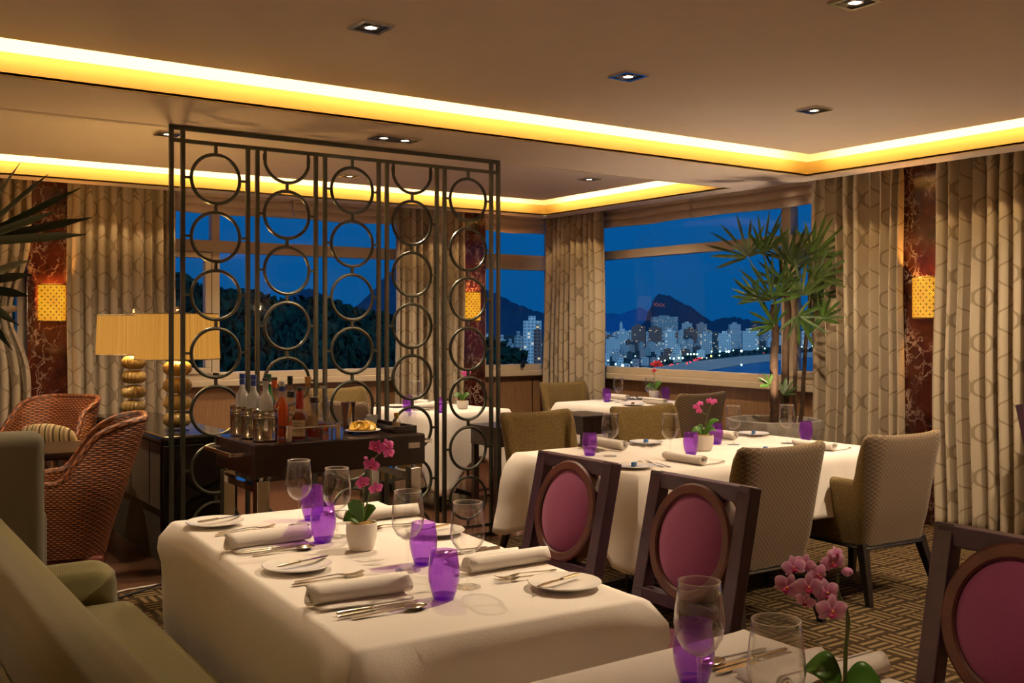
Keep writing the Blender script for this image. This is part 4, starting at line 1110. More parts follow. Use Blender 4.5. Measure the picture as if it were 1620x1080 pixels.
# ================================================================ bar trolley
CZ = .85
def trolley():
    r = empty('bar_trolley', (2.285, 5.16, 0), 0, 'dark wooden bar trolley on chrome legs in front of the screen', 'bar trolley')
    x0, x1, y0, y1 = -.485, .485, -.285, .305
    m = MB(); m.box(x0, y0, CZ - .165, x1, y0 + .03, CZ - .004); m.box(x0, y1 - .03, CZ - .165, x1, y1, CZ - .004); m.box(x0, y0 + .03, CZ - .165, x0 + .03, y1 - .03, CZ - .004); m.box(x1 - .03, y0 + .03, CZ - .165, x1, y1 - .03, CZ - .004)
    m.build('tray_wall', M_dark, r, smooth=False, bevel=.004)
    m = MB(); m.box(x0 + .004, y0 + .004, CZ - .02, x1 - .004, y1 - .004, CZ); m.build('tray_top', plain('dark_tray_top', (.035, .02, .018), .12), r, smooth=False, bevel=.002)
    for sx, sy in ((-1, -1), (-1, 1), (1, -1), (1, 1)):
        cx, cy = (x0 + .05 if sx < 0 else x1 - .05), (y0 + .045 if sy < 0 else y1 - .045)
        m = MB(); m.box(cx - .032, cy - .032, .05, cx + .032, cy + .032, CZ - .185); m.build('leg', M_chrome, r, smooth=False, bevel=.003)
        m = MB(); m.lathe([(0, CZ - .19), (.012, CZ - .19), (.012, CZ - .16), (0, CZ - .16)], 12, (cx, cy, 0)); m.build('leg_stud', M_chrome, r)
        m = MB(); m.lathe([(0, -.014), (.03, -.014), (.034, 0), (.03, .014), (0, .014)], 20, M=Matrix.Rotation(R(90), 4, 'X')); m.v = [(x + cx, y + cy, z + .034) for x, y, z in m.v]; m.build('castor', M_rubber, r)
    for x in (x0 + .05, x1 - .05):
        m = MB(); m.box(x - .02, y0 + .06, CZ - .25, x + .02, y1 - .06, CZ - .215); m.build('cross_rail', M_chrome, r, smooth=False)
    m = MB(); m.box(x0 + .06, y0 + .03, .20, x1 - .06, y1 - .03, .225); m.build('lower_shelf', M_dark, r, smooth=False, bevel=.003)
    for sx, x in ((-1, x0), (1, x1)):
        m = MB(); z = CZ - .055; m.bar((x, y0 + .10, z), (x + sx * .085, y0 + .10, z), .018); m.bar((x, y1 - .10, z), (x + sx * .085, y1 - .10, z), .018); m.bar((x + sx * .085, y0 + .09, z), (x + sx * .085, y1 - .09, z), .020); m.build('push_handle', M_chrome, r, smooth=False, bevel=.003)
    m = MB(); m.box(x1 - .105, y0 - .003, CZ - .075, x1 - .035, y0, CZ - .045); m.build('maker_plaque', M_plaque, r, smooth=False)
    m = MB()
    a, b, c, d = -.293, -.02, y0 + .035, y1 - .03
    for p in ((a, c), (b, c), (a, d), (b, d)): m.box(p[0] - .012, p[1] - .008, CZ, p[0] + .012, p[1] + .008, CZ + .085)
    for p, q in (((a, c), (b, c)), ((a, d), (b, d)), ((a, c), (a, d)), ((b, c), (b, d))): m.bar((p[0], p[1], CZ + .07), (q[0], q[1], CZ + .07), .009)
    m.build('bottle_rail', M_chrome, r, smooth=False, bevel=.0015)
trolley()
def bottle(x, y, label, prof, mat, cap=None, liquid=None, paper=None, wax=None, z=CZ + .001, name='spirit_bottle', neck=None):
    """prof: outside of the bottle; cap (z0, z1, r, material); liquid (material, level); paper (z0, z1); each a part."""
    r = empty(name, (x, y, z), 0, label, 'bottle', 'bottles on the bar trolley')
    m = MB(); m.lathe([(0, .001)] + prof, 32); m.build('glass_body', mat, r, sharp=0)
    def rad(zz):
        for (r0, z0), (r1, z1) in zip(prof, prof[1:]):
            if z0 <= zz <= z1 and z1 > z0: return r0 + (r1 - r0) * (zz - z0) / (z1 - z0)
        return prof[-1][0]
    if liquid:
        lm, lv = liquid; q = [(0, .006)] + [(rad(.006 + (lv - .006) * i / 14) - .003, .006 + (lv - .006) * i / 14) for i in range(15)] + [(0, lv)]
        m = MB(); m.lathe(q, 28); m.build('spirit', lm, r, sharp=60)
    if cap:
        for k, (z0, z1, cr, cm) in enumerate([cap] if not isinstance(cap, list) else cap):
            m = MB(); m.lathe([(0, z0), (cr, z0), (cr, z1 - .002), (cr - .002, z1), (0, z1)], 20); m.build(('stopper', 'neck_band')[min(k, 1)], cm, r, sharp=40)
    if paper:
        z0, z1, arc = paper; m = MB(); c0 = HEAD + PI   # label turned to the room
        m.grid(lambda s, t: ((rad(z0 + (z1 - z0) * t) + .0012) * math.cos(c0 + (s - .5) * arc), (rad(z0 + (z1 - z0) * t) + .0012) * math.sin(c0 + (s - .5) * arc), z0 + (z1 - z0) * t), 16, 4); m.build('paper_label', M_paper, r)
    return r
def cooler(x, y, label):
    r = empty('wine_cooler', (x, y, CZ + .001), 0, label, 'bottle cooler', 'steel bottle coolers on the bar trolley')
    m = MB(); m.lathe([(0, .002), (.064, .002), (.066, .006), (.064, .010), (.064, .115), (.0655, .118), (.064, .121), (.064, .127), (.0655, .130), (.064, .133), (.064, .155), (.066, .158), (.064, .161), (.060, .158), (.060, .02), (0, .02)], 44); m.build('cooler_wall', M_steel, r, sharp=40)
    return r
fro = [(.034, 0), (.037, .006), (.037, .165), (.036, .185), (.030, .205), (.020, .220), (.0148, .232), (.0138, .29)]
for (x, y, lc, lb, cp) in ((1.915, 5.375, 'steel cooler at the back of the row of three on the trolley', 'frosted bottle with a blue cap in the back steel cooler', M_blue),
                           (1.915, 5.205, 'steel cooler in the middle of the row of three on the trolley', 'frosted bottle with a blue cap in the middle steel cooler', M_blue),
                           (1.918, 5.035, 'steel cooler at the front corner of the bar trolley', 'frosted bottle with a black stopper in the front steel cooler', M_blackcap)):
    cooler(x, y, lc)
    caps = [(.285, .312, .0155, cp), (.252, .284, .0148, M_blue)] if cp is M_blue else [(.288, .300, .0175, cp)]
    bottle(x, y, lb, fro, M_frost, caps, z=CZ + .022)
def px_spot(px, v):
    d = v / (SA - (px - CX) / F_PX * CA); return CA * d + SA * (px - CX) / F_PX * d, v, d
def hgt(py, d): return CAM_H + (HY - py) / F_PX * d - CZ
rb = [(.036, 0), (.039, .006), (.039, .15), (.036, .175), (.026, .205), (.016, .225), (.0135, .25), (.0135, .30)]
x, y, d = px_spot(425, 5.37); bottle(x, y, 'green bottle with a banded green cap behind the coolers', rb, M_green, [(.285, .327, .0155, M_greencap), (.27, .284, .015, M_white)])
x, y, d = px_spot(434, 5.28); bottle(x, y, 'bottle with an orange neck and dark lid beside the green bottle', rb, M_bottle, [(.300, .312, .0165, M_blackcap), (.255, .299, .0155, M_orangecap)], (M_amber, .16))
x, y, d = px_spot(446, 5.13); bottle(x, y, 'amber bottle with a pale cap beside the orange-necked bottle', [(.034, 0), (.037, .006), (.037, .09), (.040, .13), (.040, .165), (.034, .185), (.019, .205), (.0145, .225), (.0145, .285)], M_bottle, [(.270, .298, .016, M_white), (.245, .27, .0152, M_blue)], (M_amber, .215))
x, y, d = px_spot(459, 5.38); bottle(x, y, 'tall clear bottle with a black cap at the back of the rail', [(.036, 0), (.039, .006), (.039, .17), (.028, .21), (.015, .245), (.0135, .29)], M_bottle, [(.282, .312, .0155, M_blackcap), (.262, .281, .0145, M_blackcap)], (M_amber, .06))
x, y, d = px_spot(460, 5.20); bottle(x, y, 'short clear bottle with a square black stopper', [(.034, 0), (.037, .006), (.037, .12), (.030, .155), (.016, .18), (.014, .215)], M_bottle, (.205, .240, .019, M_blackcap), (M_whisky, .04))
x, y, d = px_spot(487, 5.13); bottle(x, y, 'clear bottle with a cork-coloured cap behind the whisky decanter', [(.036, 0), (.039, .006), (.039, .16), (.030, .20), (.015, .23), (.0135, .285)], M_bottle, [(.285, .318, .0165, M_cork), (.262, .284, .0145, M_cork)])
x, y, d = px_spot(510, 5.25); bottle(x, y, 'clear shouldered bottle at the screen end of the bottle rail', [(.036, 0), (.038, .006), (.038, .165), (.028, .20), (.0155, .222), (.0145, .245)], M_bottle, (.244, .256, .0155, M_white), (M_amber, .05))
x, y, d = px_spot(497, 5.02); bottle(x, y, 'rounded whisky decanter with a dark red stopper at the rail', [(.040, 0), (.048, .008), (.050, .05), (.048, .09), (.040, .125), (.024, .155), (.0155, .17), (.0145, .19)], M_bottle, [(.185, .215, .0205, plain('dark_red_stopper', (.05, .008, .008), .4))], (M_whisky, .055), (.065, .12, 1.2))
x, y, d = px_spot(474, 4.965)
mm = bottle(x, y, 'square bourbon bottle with a red wax neck and cream label', [(.036, 0), (.040, .005), (.040, .118), (.038, .132), (.026, .150), (.018, .165), (.0165, .19), (.0175, .235)], M_bottle, (.252, .275, .0155, M_blackcap), (M_whisky, .145), (.022, .105, 1.9))
m = MB(); m.lathe([(.0185, .160), (.0205, .175), (.0182, .20), (.0188, .235), (.0178, .254), (0, .254)], 24); m.build('wax_neck', M_red, mm, sharp=0)
def text(body, size, parent, loc, rot, mat, name='lettering', ext=.0003):
    c = bpy.data.curves.new(name, 'FONT'); c.body = body; c.size = size; c.align_x = 'CENTER'; c.align_y = 'CENTER'; c.extrude = ext
    t_ = bpy.data.objects.new(name, c); COL.objects.link(t_); c.materials.append(mat)
    me = bpy.data.meshes.new_from_object(t_.evaluated_get(bpy.context.evaluated_depsgraph_get())); bpy.data.objects.remove(t_)
    o = bpy.data.objects.new(name, me); COL.objects.link(o); o.parent = parent; o.location = loc; o.rotation_euler = rot
    KIDS.setdefault(parent.name, []).append(o); return o
fx, fy = -CA, -SA
for s_, zz, sz in (("Maker's", .090, .0165), ("Mark", .073, .0165), ("KENTUCKY STRAIGHT", .055, .0055), ("BOURBON WHISKY", .047, .0055)):
    text(s_, sz, mm, (fx * .0435, fy * .0435, zz), (R(90), 0, HEAD - H), M_ink)
x, y, d = px_spot(551, 5.25)
sk = empty('shaker_tin', (x, y, CZ + .001), 0, 'polished steel cocktail shaker tin beside the lemon plate', 'cocktail shaker')
m = MB(); m.lathe([(0, .002), (.030, .002), (.031, .006), (.043, .158), (.0440, .160), (.0425, .160), (.030, .01), (0, .01)], 40); m.build('cup', M_steel, sk, sharp=40)
x, y, d = px_spot(574, 5.10)
lp = put('plate', x, y, 0, 'white plate of lemon slices on the bar trolley', 'plate', 'white bread plates', z=CZ + .001); lx, ly = x, y
for i in range(8):
    m = MB(); m.tube([(.026 * math.cos(2 * PI * k / 20), .026 * math.sin(2 * PI * k / 20), 0) for k in range(20)], .0065, 8, closed=True); m.lathe([(0, -.003), (.024, -.003), (.024, .003), (0, .003)], 20)
    o = m.build('lemon_slice', M_lemon, loc=(lx + (i - 3.5) * .0145 * SA, ly - (i - 3.5) * .0145 * CA + (i % 2) * .02 - .01, CZ + .032 + .004 * (i % 3)), rz=i * 1.3)
    o.rotation_euler = (R(35 + 12 * (i % 3)), R(15 * (i % 2)), HEAD - H + .3 * (i % 4 - 1.5)); tag(o, 'thin lemon slice heaped with others on the white trolley plate', 'lemon slice', 'lemon slices on the trolley plate')
def bar_tray():
    r = empty('wooden_tray', (2.69, 5.20, CZ + .001), 0, 'long dark wooden tray at the end of the bar trolley', 'tray')
    m = MB(); m.box(-.07, -.25, 0, .07, .25, .010); m.build('tray_floor', M_dark, r, smooth=False)
    m = MB(); m.box(-.07, -.25, .01, -.058, .25, .038); m.box(.058, -.25, .01, .07, .25, .038); m.box(-.058, -.25, .01, .058, -.238, .038); m.box(-.058, .238, .01, .058, .25, .038); m.build('tray_wall', M_dark, r, smooth=False, bevel=.002)
bar_tray()
sg = empty('straw_glass', (2.69, 5.36, CZ + .012), 0, 'small cut glass holding two straws in the wooden tray', 'glass')
m = MB(); m.lathe([(0, .001), (.022, .001), (.024, .006), (.036, .058), (.034, .058), (.022, .008), (0, .008)], 24, rib=lambda a, z: 1 + .03 * math.cos(12 * a)); m.build('cup', M_frost, sg)
for k, (dx, dy) in enumerate(((-.030, .018), (.004, -.01))):
    m = MB(); m.tube([(2.69, 5.36, CZ + .022), (2.69 + dx * .5, 5.36 + dy * .5, CZ + .09), (2.69 + dx, 5.36 + dy, CZ + .165)], .003, 8)
    tag(m.build('drinking_straw', M_redwood if k else M_cloth), ('dark drinking straw standing in the cut glass' if k else 'pale drinking straw leaning out of the cut glass'), 'straw')
bottle(2.69, 5.06, 'small sauce bottle with a yellow cap in the wooden tray', [(.022, 0), (.024, .004), (.024, .045), (.016, .06), (.012, .07)], M_bottle, (.068, .094, .0145, plain('yellow_cap', (.62, .38, .03), .4)), (M_whisky, .03), (.012, .042, 2.2), z=CZ + .012)

# ================================================================ tray tables
def tray_table(cx, cy, w, l, h, label):
    r = empty('tray_table', (cx, cy, 0), 0, label, 'tray table', 'dark wooden tray tables')
    x, y = w / 2, l / 2
    m = MB(); m.box(-x - .012, -y - .012, h - .022, x + .012, y + .012, h); m.build('top', M_dark, r, smooth=False, bevel=.004)
    m = MB(); m.box(-x, -y, h - .15, x, y, h - .022); m.build('apron', M_dark, r, smooth=False)
    m = MB(); m.box(x - .25, -y - .006, h - .135, x - .01, -y, h - .035); dr = m.build('drawer', M_dark, r, smooth=False, bevel=.002)
    m = MB(); m.ball((x - .13, -y - .016, h - .085), .011, n=12); m.build('knob', M_chrome, dr)
    for sx in (-1, 1):
        for sy in (-1, 1):
            m = MB(); m.box(sx * (x - .025) - .022, sy * (y - .025) - .022, .03, sx * (x - .025) + .022, sy * (y - .025) + .022, h - .1); lg = m.build('leg', M_dark, r, smooth=False, bevel=.003)
            m = MB(); m.lathe([(0, 0), (.014, 0), (.016, .03), (0, .03)], 12, (sx * (x - .025), sy * (y - .025), 0)); m.build('caster', M_chrome, lg)
    m = MB()
    for sy in (-1, 1): m.bar((-x + .03, sy * (y - .025), .17), (x - .03, sy * (y - .025), .17), .016)
    m.bar((0, -y + .03, .17), (0, y - .03, .17), .016); m.build('stretcher', M_dark, r, smooth=False)
tray_table(4.37, 6.45, .40, .36, .685, 'dark tray table with a drawer knob before the pointed tablecloth corner')
tray_table(5.20, 6.52, .34, .40, .72, 'dark tray table beside the white cloth of the window table')

# ================================================================ orchids
def petal_mat(name, edge, mid):
    t = NT(name); sx = t.node('ShaderNodeSeparateXYZ'); t.l.new(t.coord('UV'), sx.inputs[0])
    v = t.noise(t.coord('UV', scale=(26, 2, 1)), 1.6, 2)
    c = t.ramp(t.math('ADD', sx.outputs[1], t.math('MULTIPLY', t.math('SUBTRACT', v, .5), .5)), [(.1, mid), (.75, tuple(.5 * a + .5 * b for a, b in zip(mid, edge))), (.97, edge)])
    t.set(c, .5, sheen=.2); t.b.inputs['Subsurface Weight'].default_value = .15; t.b.inputs['Subsurface Radius'].default_value = (.004, .002, .002); return t.m
M_pet_hot = petal_mat('hot_pink_petal', (.80, .16, .48), (.62, .02, .27)); M_pet_pale = petal_mat('pale_pink_petal', (.93, .58, .76), (.70, .16, .46)); M_pet_red = petal_mat('red_pink_petal', (.75, .05, .08), (.6, .02, .05))
M_lip = plain('orchid_lip', (.45, .01, .12), .45); M_column = plain('orchid_throat', (.85, .35, .12), .5)
def flower(root, pos, face, size, mat, roll=0.0, name='flower', bud=False):
    """An orchid bloom: three sepals, two broad petals, a lip; face = the way it looks."""
    fz = Vector(face).normalized(); up = Vector((0, 0, 1)); x = up.cross(fz).normalized(); y = fz.cross(x)
    M = Matrix((x, y, fz)).transposed().to_4x4(); M = Matrix.Translation(pos) @ M @ Matrix.Rotation(roll, 4, 'Z')
    s = size / 2; m = MB()
    if bud:
        m.ball((0, 0, 0), s * .45, s * .45, s * .62, n=12, M=None); m.v = [tuple(M @ Vector(p)) for p in m.v]; m.uv = {i: (.5, .5) for i in range(len(m.v))}
        return m.build('bud', mat, root, sharp=0)
    for an, ln, wd, cup in ((90, 1.0, .62, .12), (212, .95, .55, .10), (328, .95, .55, .10), (12, 1.05, .98, .20), (168, 1.05, .98, .20)):
        a = R(an); z0 = .03 * s if wd > .9 else 0
        def fn(u, t, a=a, ln=ln, wd=wd, cup=cup, z0=z0):
            w = wd * s * (math.sin(PI * min(1, t * .92 + .06)) ** .65) * (.35 + .65 * sm(0, .35, t)) * (u - .5); q = t * ln * s
            z = z0 + cup * s * t * (1 - t) * 1.2 - .10 * s * t * t * (1 if wd > .9 else .5) - .25 * s * (u - .5) ** 2 * wd
            return M @ Vector((q * math.cos(a) - w * math.sin(a), q * math.sin(a) + w * math.cos(a), z))
        m.grid(fn, 8, 8, uv=lambda u, t: (u, max(t, abs(u - .5) * 1.9)))
    f = m.build(name, mat, root, sharp=0)
    l = MB(); l.grid(lambda u, t: M @ Vector(((u - .5) * .5 * s * math.sin(PI * (t * .8 + .15)), -.12 * s - .42 * s * t, .10 * s + .22 * s * math.sin(PI * t) - .5 * s * (u - .5) ** 2)), 8, 8); l.build('lip', M_lip, f, sharp=0)
    l = MB(); l.ball(tuple(M @ Vector((0, -.05 * s, .14 * s))), .11 * s, n=8); l.build('throat', M_column, f); return f
def orchid(loc, label, pot_r, pot_h, stems, flowers, leaves, mat, face=(0, -1, .1), stem_r=.0022, stake=None):
    """Local x runs across the view, local y away; heights above the table."""
    r = empty('orchid_pot', loc, HEAD - H, label, 'potted orchid', 'orchids in white pots'); k = pot_r
    m = MB(); m.lathe([(0, .001), (k * .70, .001), (k * .80, .006), (k * .96, pot_h * .45), (k, pot_h * .75), (k * .97, pot_h), (k * .90, pot_h), (k * .88, pot_h * .8), (0, pot_h * .8)], 40); m.build('pot', M_pot, r, sharp=50)
    m = MB(); q = random.Random(3)
    m.lathe([(k * .88, pot_h * .8), (k * .8, pot_h * .93), (k * .4, pot_h * 1.05), (0, pot_h * 1.02)], 28, rib=lambda a, z: 1 + .06 * math.sin(7 * a) + .04 * math.sin(13 * a)); m.build('moss', M_moss, r)
    for s in stems: 
        m = MB(); n = len(s); m.tube(s, [stem_r * (1.25 - .6 * i / n) for i in range(n)], 8); m.build('flower_stem', M_stem, r)
    if stake: m = MB(); m.tube(stake, .0022, 6); m.build('stake', M_rubber, r)
    for (b, tip, w, bend) in leaves:
        b, tip = Vector(b), Vector(tip); d = tip - b; sd = d.cross(Vector((0, -.85, .5))); sd = (sd if sd.length > .001 else Vector((0, 1, 0))).normalized()
        m = MB(); m.grid(lambda u, t: b + d * t + Vector((0, 0, bend * math.sin(PI * t) - .3 * w * abs(u - .5) * -1)) + sd * w * (u - .5) * (math.sin(PI * min(1, .10 + t * .88)) ** .6), 6, 12); m.build('leaf', M_leaf, r, sharp=0, solid=.0015)
    for i, fl in enumerate(flowers):
        p, sz = fl[0], fl[1]; fc = fl[2] if len(fl) > 2 else face; bud = len(fl) > 3
        flower(r, p, fc, sz, mat, (i * 37 % 50 - 25) * PI / 180, bud=bud)
    return r
orchid((1.398, 2.858, TZ), 'pink orchid in a white pot in the middle of the long table', .0485, .084,
       [[(.004, 0, .085), (.010, 0, .12), (.022, 0, .16), (.030, .0, .21), (.029, 0, .25), (.042, 0, .285), (.062, 0, .305), (.085, 0, .31)], [(-.003, 0, .085), (.006, .004, .13), (.004, .006, .18), (.010, 0, .205)]],
       [((.047, -.012, .318), .050), ((.080, -.008, .322), .046, (.5, -1, .2)), ((.086, -.004, .298), .042, (.9, -1, -.2)), ((.032, -.012, .262), .050, (.1, -1, 0)), ((.005, -.012, .208), .048, (-.3, -1, 0)), ((.046, -.01, .190), .046, (.5, -1, -.3)), ((.014, -.006, .284), .022, (-1, -.4, .3), 1)],
       [((0, -.01, .085), (-.032, -.02, .148), .046, .012), ((-.005, -.015, .083), (-.052, -.03, .092), .044, .018), ((.005, .01, .085), (.040, .02, .125), .034, .014)], M_pet_hot)
orchid((1.426, 1.094, TZ), 'big pale pink orchid whose stem rises from the bottom edge', .05, .085,
       [[(.006, 0, .08), (0.006, 0, 0.147), (0.012, 0, 0.195), (0.008, 0, 0.218), (-0.006, 0, 0.242), (-0.023, 0, 0.261), (-0.048, 0, 0.276), (-0.076, 0, 0.278)], [(-0.006, 0, 0.243), (-0.008, 0, 0.259), (-0.006, 0, 0.278)], [(0.008, 0, 0.218), (-0.004, 0, 0.223), (-0.013, -.006, 0.223)]],
       [((-0.095, -.012, 0.259), .046, (-.3, -1, 0)), ((-0.082, -.005, 0.290), .040, (-.2, -1, .3)), ((-0.061, -.018, 0.261), .046, (.0, -1, 0)), ((-0.063, .0, 0.293), .038, (-.6, -1, .2)), ((-0.042, -.004, 0.278), .040, (.4, -1, .1)), ((-0.029, -.012, 0.250), .046, (.2, -1, .1)), ((-0.024, -.024, 0.223), .054, (.1, -1, 0)), ((-0.065, -.014, 0.235), .034, (-.5, -1, -.3)), ((-0.015, .0, 0.297), .040, (-.4, -1, .1)), ((-0.009, 0, 0.313), .024, (.1, -1, .6)), ((0.008, -.004, 0.282), .034, (.6, -.8, .1), 1)],
       [((.005, -.005, .085), (.060, -.02, .088), .052, .014), ((-.005, 0, .085), (-.05, .04, .10), .05, .02)], M_pet_pale, stem_r=.003, stake=[(.007, .002, .07), (.010, .002, .222)])
orchid((4.056, 4.029, TZ), 'pink orchid in a white pot on the armchair table', .056, .085,
       [[(0, 0, .085), (.008, 0, .13), (.018, 0, .18), (.022, 0, .20), (.034, 0, .235), (.052, 0, .255)], [(.020, 0, .195), (-.004, 0, .21), (-.03, 0, .235)]],
       [((-.040, -.005, .238), .042), ((-.020, -.005, .258), .040, (.2, -1, .3)), ((-.026, -.01, .218), .038, (.3, -1, -.3)), ((.034, -.005, .272), .042, (-.2, -1, .2)), ((.060, -.004, .270), .038, (.4, -1, .1))],
       [((.005, 0, .085), (.085, 0, .165), .026, .03), ((-.01, -.01, .085), (-.075, -.02, .090), .03, .03), ((.0, -.01, .085), (.05, -.04, .12), .03, .02), ((0, .01, .085), (-.03, .03, .13), .03, .02), ((.01, 0, .085), (.075, .01, .10), .028, .025)], M_pet_hot)
orchid((6.40, 6.99, TZ), 'red orchid in a white pot on the window table', .047, .085,
       [[(0, 0, .085), (.003, 0, .16), (.002, 0, .24), (.006, 0, .30), (.03, 0, .325), (.06, 0, .33)]],
       [((-.015, -.005, .325), .05), ((.015, -.005, .345), .05, (.2, -1, .2)), ((.045, -.005, .345), .048, (.2, -1, .2)), ((.062, -.005, .320), .044), ((.0, -.005, .27), .045), ((.02, -.003, .318), .046)],
       [((0, 0, .085), (-.075, 0, .115), .05, .03), ((0, 0, .085), (.065, 0, .16), .05, .02)], M_pet_red)
orchid((4.413, 7.141, TZ), 'pink orchid in a white pot on the table behind the screen', .050, .068,
       [[(0, 0, .07), (.006, .01, .16), (.010, .01, .24), (.02, 0, .28), (.05, 0, .295)]],
       [((.012, -.005, .29), .055), ((.045, -.005, .30), .052, (.3, -1, .1)), ((.03, -.005, .265), .046)],
       [((0, 0, .07), (-.08, 0, .10), .035, .03), ((0, 0, .07), (.06, 0, .12), .035, .02), ((0, 0, .07), (-.03, -.04, .11), .035, .02)], M_pet_hot)
# ================================================================ palms
M_palm = plain('palm_leaf', (.024, .062, .009), .42, var=.45, vscale=18); M_palm2 = plain('young_palm_leaf', (.050, .115, .014), .42, var=.35, vscale=18); M_cane = plain('palm_cane', (.045, .022, .010), .85, var=.5, vscale=30, bump=.8, bscale=60)
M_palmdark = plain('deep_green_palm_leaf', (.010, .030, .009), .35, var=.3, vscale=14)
def blade(m, base, tip, w, droop=.0, fold=.25, side=None, n=9):
    base, tip = Vector(base), Vector(tip); d = tip - base; L = d.length; sd = side or d.cross(Vector((0, 0, 1)))
    sd = sd.normalized() if sd.length > 1e-4 else Vector((1, 0, 0)); nn = sd.cross(d).normalized()
    def fn(u, t):
        ww = w * (min(1, t * 5 + .25)) * (1 - sm(.72, 1.0, t) * .88); a = u - .5
        return base + d * t + sd * ww * a + nn * (abs(a) * -fold * ww) + Vector((0, 0, -droop * L * t * t))
    m.grid(fn, 2, n)
def fan(root, hub, axis, n, L, spread=150, w=.028, mat=None, seed=0, stalk=None, name='frond'):
    """A fan-palm leaf: n blades spread about an axis from the hub, on a stalk."""
    r = random.Random(seed); ax = Vector(axis).normalized(); ref = Vector((0, 0, 1)) if abs(ax.z) < .9 else Vector((CA, SA, 0))
    sd = ax.cross(Vector((CA, SA, 0)) + Vector((r.uniform(-.35, .35), r.uniform(-.35, .35), r.uniform(-.2, .2)))).normalized(); m = MB()
    nn = sd.cross(ax).normalized()
    for i in range(n):
        a = R(spread) * (i / (n - 1) - .5); l = L * (1 - .28 * abs(2 * i / (n - 1) - 1) ** 1.5) * r.uniform(.88, 1.06)
        d = ax * math.cos(a) + sd * math.sin(a) + nn * r.uniform(-.16, .28); d.normalize()
        blade(m, Vector(hub) + d * .01, Vector(hub) + d * l, w * r.uniform(.75, 1.1), droop=r.uniform(.02, .14), side=(sd * math.cos(a) - ax * math.sin(a)) + nn * r.uniform(-.3, .3))
    f = m.build(name, mat or M_palm, root, sharp=0)
    if stalk:
        s = MB(); s.tube(stalk, .0035, 6); s.build('leaf_stalk', M_stem, f)
    return f
def potted_palm():
    px0, py0 = 6.12, 5.33; r = empty('fan_palm', (0, 0, 0), 0, 'tall fan palm with thin trunks in front of the sea view window', 'palm')
    D = CA * px0 + SA * py0
    def P(px, py, dd=0.0): return at(px, py, D + dd)
    zt = .70
    trunks = [((1224, 655), (1226, 480), .034, -.02), ((1240, 655), (1247, 440), .030, .08), ((1256, 655), (1262, 470), .016, .02), ((1266, 655), (1284, 420), .016, .10)]
    for (a, b, rad, dd) in trunks:
        p, q = P(a[0], a[1], dd), P(b[0], b[1], dd); p.z = zt - .05; m = MB()
        pts = [p + (q - p) * (i / 14) + Vector((.008 * math.sin(i * 1.3), .008 * math.cos(i), 0)) for i in range(15)]
        m.tube(pts, [rad * (1 + .10 * (i % 2)) * (1 - .25 * i / 14) for i in range(15)], 10); m.build('trunk', M_cane, r)
    rv = Vector((SA, -CA, 0)); up = Vector((0, 0, 1)); fw = Vector((CA, SA, 0))
    fans = [((1183, 407), (-.35, .94), 9, .34, 0, 165), ((1207, 402), (.15, 1), 7, .34, .05, 90), ((1243, 412), (.0, 1), 9, .30, .12, 130), ((1285, 405), (.55, .83), 9, .34, .05, 120), ((1222, 475), (-.25, .97), 10, .33, -.12, 150),
            ((1268, 468), (-.3, .95), 9, .33, -.15, 170), ((1290, 440), (.5, .86), 9, .30, -.05, 150), ((1199, 475), (-.75, .66), 6, .24, .02, 90), ((1225, 515), (-.6, .8), 8, .24, -.1, 150), ((1262, 500), (.2, -.2), 7, .22, -.2, 200),
            ((1300, 505), (.45, .5), 6, .20, .0, 110), ((1283, 470), (.9, .25), 8, .28, .1, 120), ((1236, 450), (-.1, 1), 8, .30, .2, 140), ((1278, 530), (.15, .95), 5, .26, .05, 60), ((1218, 610), (-.6, .8), 3, .12, -.03, 90), ((1238, 625), (.6, .8), 4, .15, -.05, 80), ((1252, 420), (.3, 1), 8, .32, -.1, 110), ((1305, 455), (.8, .6), 7, .26, .12, 130)]
    for i, (h, ax, n, L, dd, sp) in enumerate(fans):
        hub = P(h[0], h[1], dd); q = random.Random(i); axis = rv * ax[0] + up * ax[1] + fw * q.uniform(-.35, .25)
        k = min(range(4), key=lambda j: abs(trunks[j][1][0] - h[0])); tb = P(*trunks[k][1], trunks[k][3]); tb = tb if h[1] < 560 else P(trunks[k][0][0], h[1] + 25, trunks[k][3])
        fan(r, hub, axis, n + 1, L * 1.16, sp, .027, M_palm2 if i in (3, 5, 9, 6, 10) else M_palm, i, [tb, (tb + hub) / 2 + Vector((0, 0, .03)), hub])
    # the pot is a thing of its own
    p = empty('planter', (px0, py0, 0), R(12), 'grey faceted concrete planter under the window holding the fan palm', 'planter')
    m = MB(); n = 8; rings = [(.20, 0), (.22, .02), (.37, .66), (.375, .72), (.34, .72), (.33, .66)]; vs = []; fs = []
    for rad, z in rings:
        for i in range(n):
            an = 2 * PI * (i + .5) / n; vs.append((rad * math.cos(an), rad * math.sin(an), z))
    for k in range(len(rings) - 1):
        for i in range(n): fs.append((k * n + i, k * n + (i + 1) % n, (k + 1) * n + (i + 1) % n, (k + 1) * n + i))
    fs.append(tuple(reversed(range(n)))); m.add(vs, fs); m.build('pot', M_concrete, p, smooth=False, bevel=.006)
    m = MB(); m.lathe([(.315, .655), (.25, .668), (.1, .675), (0, .678)], 24, rib=lambda a, z: 1 + .03 * math.sin(9 * a)); m.build('soil', M_soil, p)
potted_palm()
